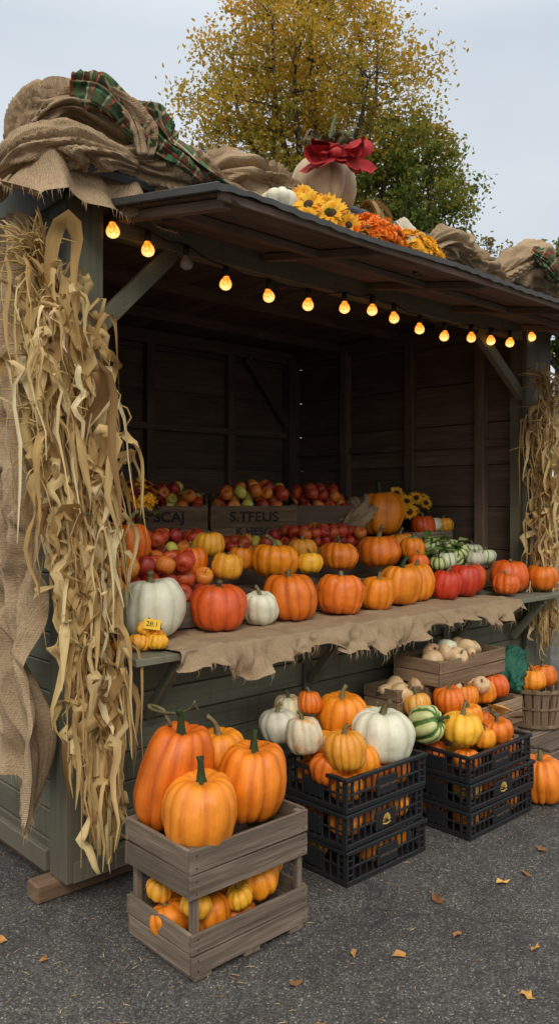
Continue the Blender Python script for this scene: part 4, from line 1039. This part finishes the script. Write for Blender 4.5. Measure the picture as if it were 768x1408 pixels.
# ------------------------------------------------------------------ trees
def tree(name,cx,cy,zc,rx,rz,nclump,nleaf,lsize,stops,seed,trunk=0.16,z_fork=None,sparse=1.0,nl=11,top=0.75,cs0=1.0):
    rg=np.random.default_rng(seed); rr=random.Random(seed); par=empty(name)
    zf=z_fork if z_fork else zc-rz*1.15
    mb=MB(); base=V((cx,cy,0))
    tp=catmull([base,base+V((0.05,0.03,zf*0.5)),base+V((0,0,zf)),base+V((0.1,0,zc)),base+V((0.05,0.05,zc+rz*0.8))],6)
    tube(mb,tp,[trunk,trunk*0.85,trunk*0.7,trunk*0.4,trunk*0.1],9,0)
    nodes=[(p,trunk*0.25) for p in tp if p.z>zf]
    for i in range(nl):
        a=2*math.pi*i/nl+rr.uniform(-.3,.3); e=rr.uniform(0.25,1.0); st=V((cx,cy,zf+rr.uniform(0,0.5)*rz))
        end=V((cx+math.cos(a)*rx*0.80*math.cos(e*1.1),cy+math.sin(a)*rx*0.80*math.cos(e*1.1),zc+rz*(-0.35+1.1*e*0.9)))
        m=st.lerp(end,0.5)+V((math.cos(a)*0.18*rx,math.sin(a)*0.18*rx,-0.05*rz))
        L=catmull([st,m,end],8); tube(mb,L,[trunk*0.45,trunk*0.25,trunk*0.07],6,0); nodes+=[(p,trunk*0.12) for p in L[3:]]
    cl=[]
    while len(cl)<nclump:
        d=V((rr.gauss(0,1),rr.gauss(0,1),rr.gauss(0,1))).normalized(); q=rr.random()**0.42
        edge=1+0.18*noise.noise(d*2.2+V((seed,0,0)))+0.12*noise.noise(d*5+V((0,seed,0)))
        zz=d.z*q*rz*edge; tap=1.0-0.28*max(0,zz/rz)**1.3-0.25*max(0,-zz/rz)
        cl.append(V((cx+d.x*q*rx*edge*tap,cy+d.y*q*rx*edge*tap,zc+zz)))
    for p in cl:
        best=min(nodes,key=lambda n_:(n_[0]-p).length+max(0,n_[0].z-p.z)*1.5)
        s=best[0]; m=s.lerp(p,0.55)+V((0,0,-0.04))+V((rr.uniform(-.08,.08),rr.uniform(-.08,.08),0))
        tube(mb,[s,m,p],[best[1]*0.5,best[1]*0.28,0.006],4,0,None,False)
    mb.obj('trunk_and_limbs',[M_BARK],par)
    C=np.array([list(p) for p in cl]); N=nclump*nleaf
    idx=np.repeat(np.arange(nclump),nleaf)
    cs=rg.uniform(0.07,0.17,nclump)*rx/2.3*1.25*cs0
    P=C[idx]+rg.normal(0,1,(N,3))*cs[idx][:,None]*np.array([1,1,0.75])
    A=rg.normal(0,1,(N,3)); A/=np.linalg.norm(A,axis=1)[:,None]
    Bv=rg.normal(0,1,(N,3)); Bv-=A*(Bv*A).sum(1)[:,None]; Bv/=np.linalg.norm(Bv,axis=1)[:,None]
    s=rg.uniform(0.6,1.3,N)[:,None]*lsize
    vs=np.stack([P-A*s,P+Bv*s*0.55,P+A*s,P-Bv*s*0.55],1).reshape(-1,3)
    me=bpy.data.meshes.new('foliage'); me.vertices.add(4*N); me.vertices.foreach_set('co',vs.astype(np.float32).ravel())
    me.loops.add(4*N); me.loops.foreach_set('vertex_index',np.arange(4*N,dtype=np.int32))
    me.polygons.add(N); me.polygons.foreach_set('loop_start',np.arange(0,4*N,4,dtype=np.int32)); 
    me.update(calc_edges=True)
    crnd=rg.uniform(-0.25,0.25,nclump)[idx]; hgt=(P[:,2]-(zc-rz))/(2*rz)
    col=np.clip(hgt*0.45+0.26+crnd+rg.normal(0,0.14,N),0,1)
    a=me.attributes.new('rnd','FLOAT','POINT'); a.data.foreach_set('value',np.repeat(col,4).astype(np.float32))
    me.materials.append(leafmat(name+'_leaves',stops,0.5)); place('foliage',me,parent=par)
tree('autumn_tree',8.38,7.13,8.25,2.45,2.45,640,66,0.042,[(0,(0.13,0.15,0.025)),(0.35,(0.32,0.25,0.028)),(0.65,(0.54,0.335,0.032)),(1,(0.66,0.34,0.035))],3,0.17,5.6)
tree('green_tree',8.95,5.4,6.4,1.12,1.55,230,80,0.040,[(0,(0.055,0.09,0.018)),(0.4,(0.14,0.18,0.028)),(0.8,(0.30,0.25,0.035)),(1,(0.48,0.28,0.04))],8,0.10,4.6,nl=8,cs0=1.4)
tree('sparse_tree',15.4,8.4,6.6,1.3,1.5,150,34,0.05,[(0,(0.07,0.07,0.02)),(1,(0.22,0.17,0.05))],12,0.10,4.6,nl=9)
tree('green_tree',17.6,7.4,6.6,1.6,1.6,240,90,0.06,[(0,(0.045,0.07,0.015)),(0.5,(0.12,0.15,0.025)),(1,(0.28,0.22,0.05))],15,0.12,4.6,nl=8)
rg=np.random.default_rng(5); N=26000
th=rg.uniform(rad(-25),rad(125),N); Rr=rg.uniform(26,30,N); hz=3.2+1.2*np.sin(th*9)+0.7*np.sin(th*23+1)
P=np.stack([Rr*np.cos(th),Rr*np.sin(th),rg.uniform(0,1,N)**0.8*hz],1)
A=rg.normal(0,1,(N,3)); A/=np.linalg.norm(A,axis=1)[:,None]; Bv=np.cross(A,rg.normal(0,1,(N,3))); Bv/=np.linalg.norm(Bv,axis=1)[:,None]
vs=np.stack([P-A*0.22,P+Bv*0.15,P+A*0.22,P-Bv*0.15],1).reshape(-1,3)
me=bpy.data.meshes.new('distant_trees'); me.vertices.add(4*N); me.vertices.foreach_set('co',vs.astype(np.float32).ravel()); me.loops.add(4*N); me.loops.foreach_set('vertex_index',np.arange(4*N,dtype=np.int32)); me.polygons.add(N); me.polygons.foreach_set('loop_start',np.arange(0,4*N,4,dtype=np.int32)); me.update(calc_edges=True)
a=me.attributes.new('rnd','FLOAT','POINT'); a.data.foreach_set('value',np.repeat(rg.uniform(0,1,N),4).astype(np.float32)); me.materials.append(leafmat('distant_leaves',[(0,(0.03,0.045,0.012)),(1,(0.12,0.12,0.03))],0.3)); place('distant_trees',me)

# ------------------------------------------------------------------ sky, sun, camera
w=bpy.data.worlds.new('World'); scene.world=w; w.use_nodes=True; n=w.node_tree.nodes; l=w.node_tree.links; n.clear()
out=n.new('ShaderNodeOutputWorld'); bg=n.new('ShaderNodeBackground'); l.new(bg.outputs[0],out.inputs[0])
sky=n.new('ShaderNodeTexSky'); sky.sky_type='NISHITA'; sky.sun_disc=False
sd=V((-0.55,-0.70,0.75)).normalized()
sky.sun_elevation=math.asin(sd.z); sky.sun_rotation=math.atan2(sd.x,sd.y); sky.dust_density=3; sky.air_density=1
tc=n.new('ShaderNodeTexCoord'); sep=n.new('ShaderNodeSeparateXYZ'); l.new(tc.outputs['Generated'],sep.inputs[0])
rp=n.new('ShaderNodeValToRGB'); l.new(sep.outputs[2],rp.inputs[0]); e=rp.color_ramp.elements
e[0].position=0.0; e[0].color=(5.7,5.75,5.75,1); e[1].position=1.0; e[1].color=(16,15.9,15.4,1); m_=e.new(0.5); m_.color=(5.0,5.45,5.8,1)
nz=n.new('ShaderNodeTexNoise'); mp=n.new('ShaderNodeMapping'); mp.inputs['Scale'].default_value=(1,1,3); l.new(tc.outputs['Generated'],mp.inputs[0]); l.new(mp.outputs[0],nz.inputs['Vector']); nz.inputs['Scale'].default_value=1.6; nz.inputs['Detail'].default_value=5
r2=n.new('ShaderNodeValToRGB'); l.new(nz.outputs['Fac'],r2.inputs[0]); r2.color_ramp.elements[0].position=0.3; r2.color_ramp.elements[0].color=(0.88,0.89,0.91,1); r2.color_ramp.elements[1].position=0.7; r2.color_ramp.elements[1].color=(1.08,1.07,1.06,1)
mu=n.new('ShaderNodeMix'); mu.data_type='RGBA'; mu.blend_type='MULTIPLY'; mu.inputs[0].default_value=1; l.new(rp.outputs[0],mu.inputs[6]); l.new(r2.outputs[0],mu.inputs[7])
mx=n.new('ShaderNodeMix'); mx.data_type='RGBA'; mx.inputs[0].default_value=0.88; l.new(sky.outputs[0],mx.inputs[6]); l.new(mu.outputs[2],mx.inputs[7])
l.new(mx.outputs[2],bg.inputs[0]); bg.inputs[1].default_value=0.15
sun=bpy.data.lights.new('sun','SUN'); sun.energy=1.5; sun.angle=rad(20); sun.color=(1,0.93,0.83)
so=bpy.data.objects.new('sun',sun); COL.objects.link(so); so.rotation_euler=(-sd).to_track_quat('-Z','Y').to_euler()
cam=bpy.data.cameras.new('camera'); cam.sensor_fit='VERTICAL'; cam.sensor_height=36; cam.lens=1100/1408*36; cam.shift_y=-0.012; cam.clip_end=2000; cam.clip_start=0.05
cob=bpy.data.objects.new('camera',cam); COL.objects.link(cob); cob.location=(-1.493,-2.813,1.55); cob.rotation_euler=(rad(90),0,rad(-42.7))
scene.camera=cob
scene.view_settings.view_transform='Standard'; scene.view_settings.look='None'; scene.view_settings.exposure=0
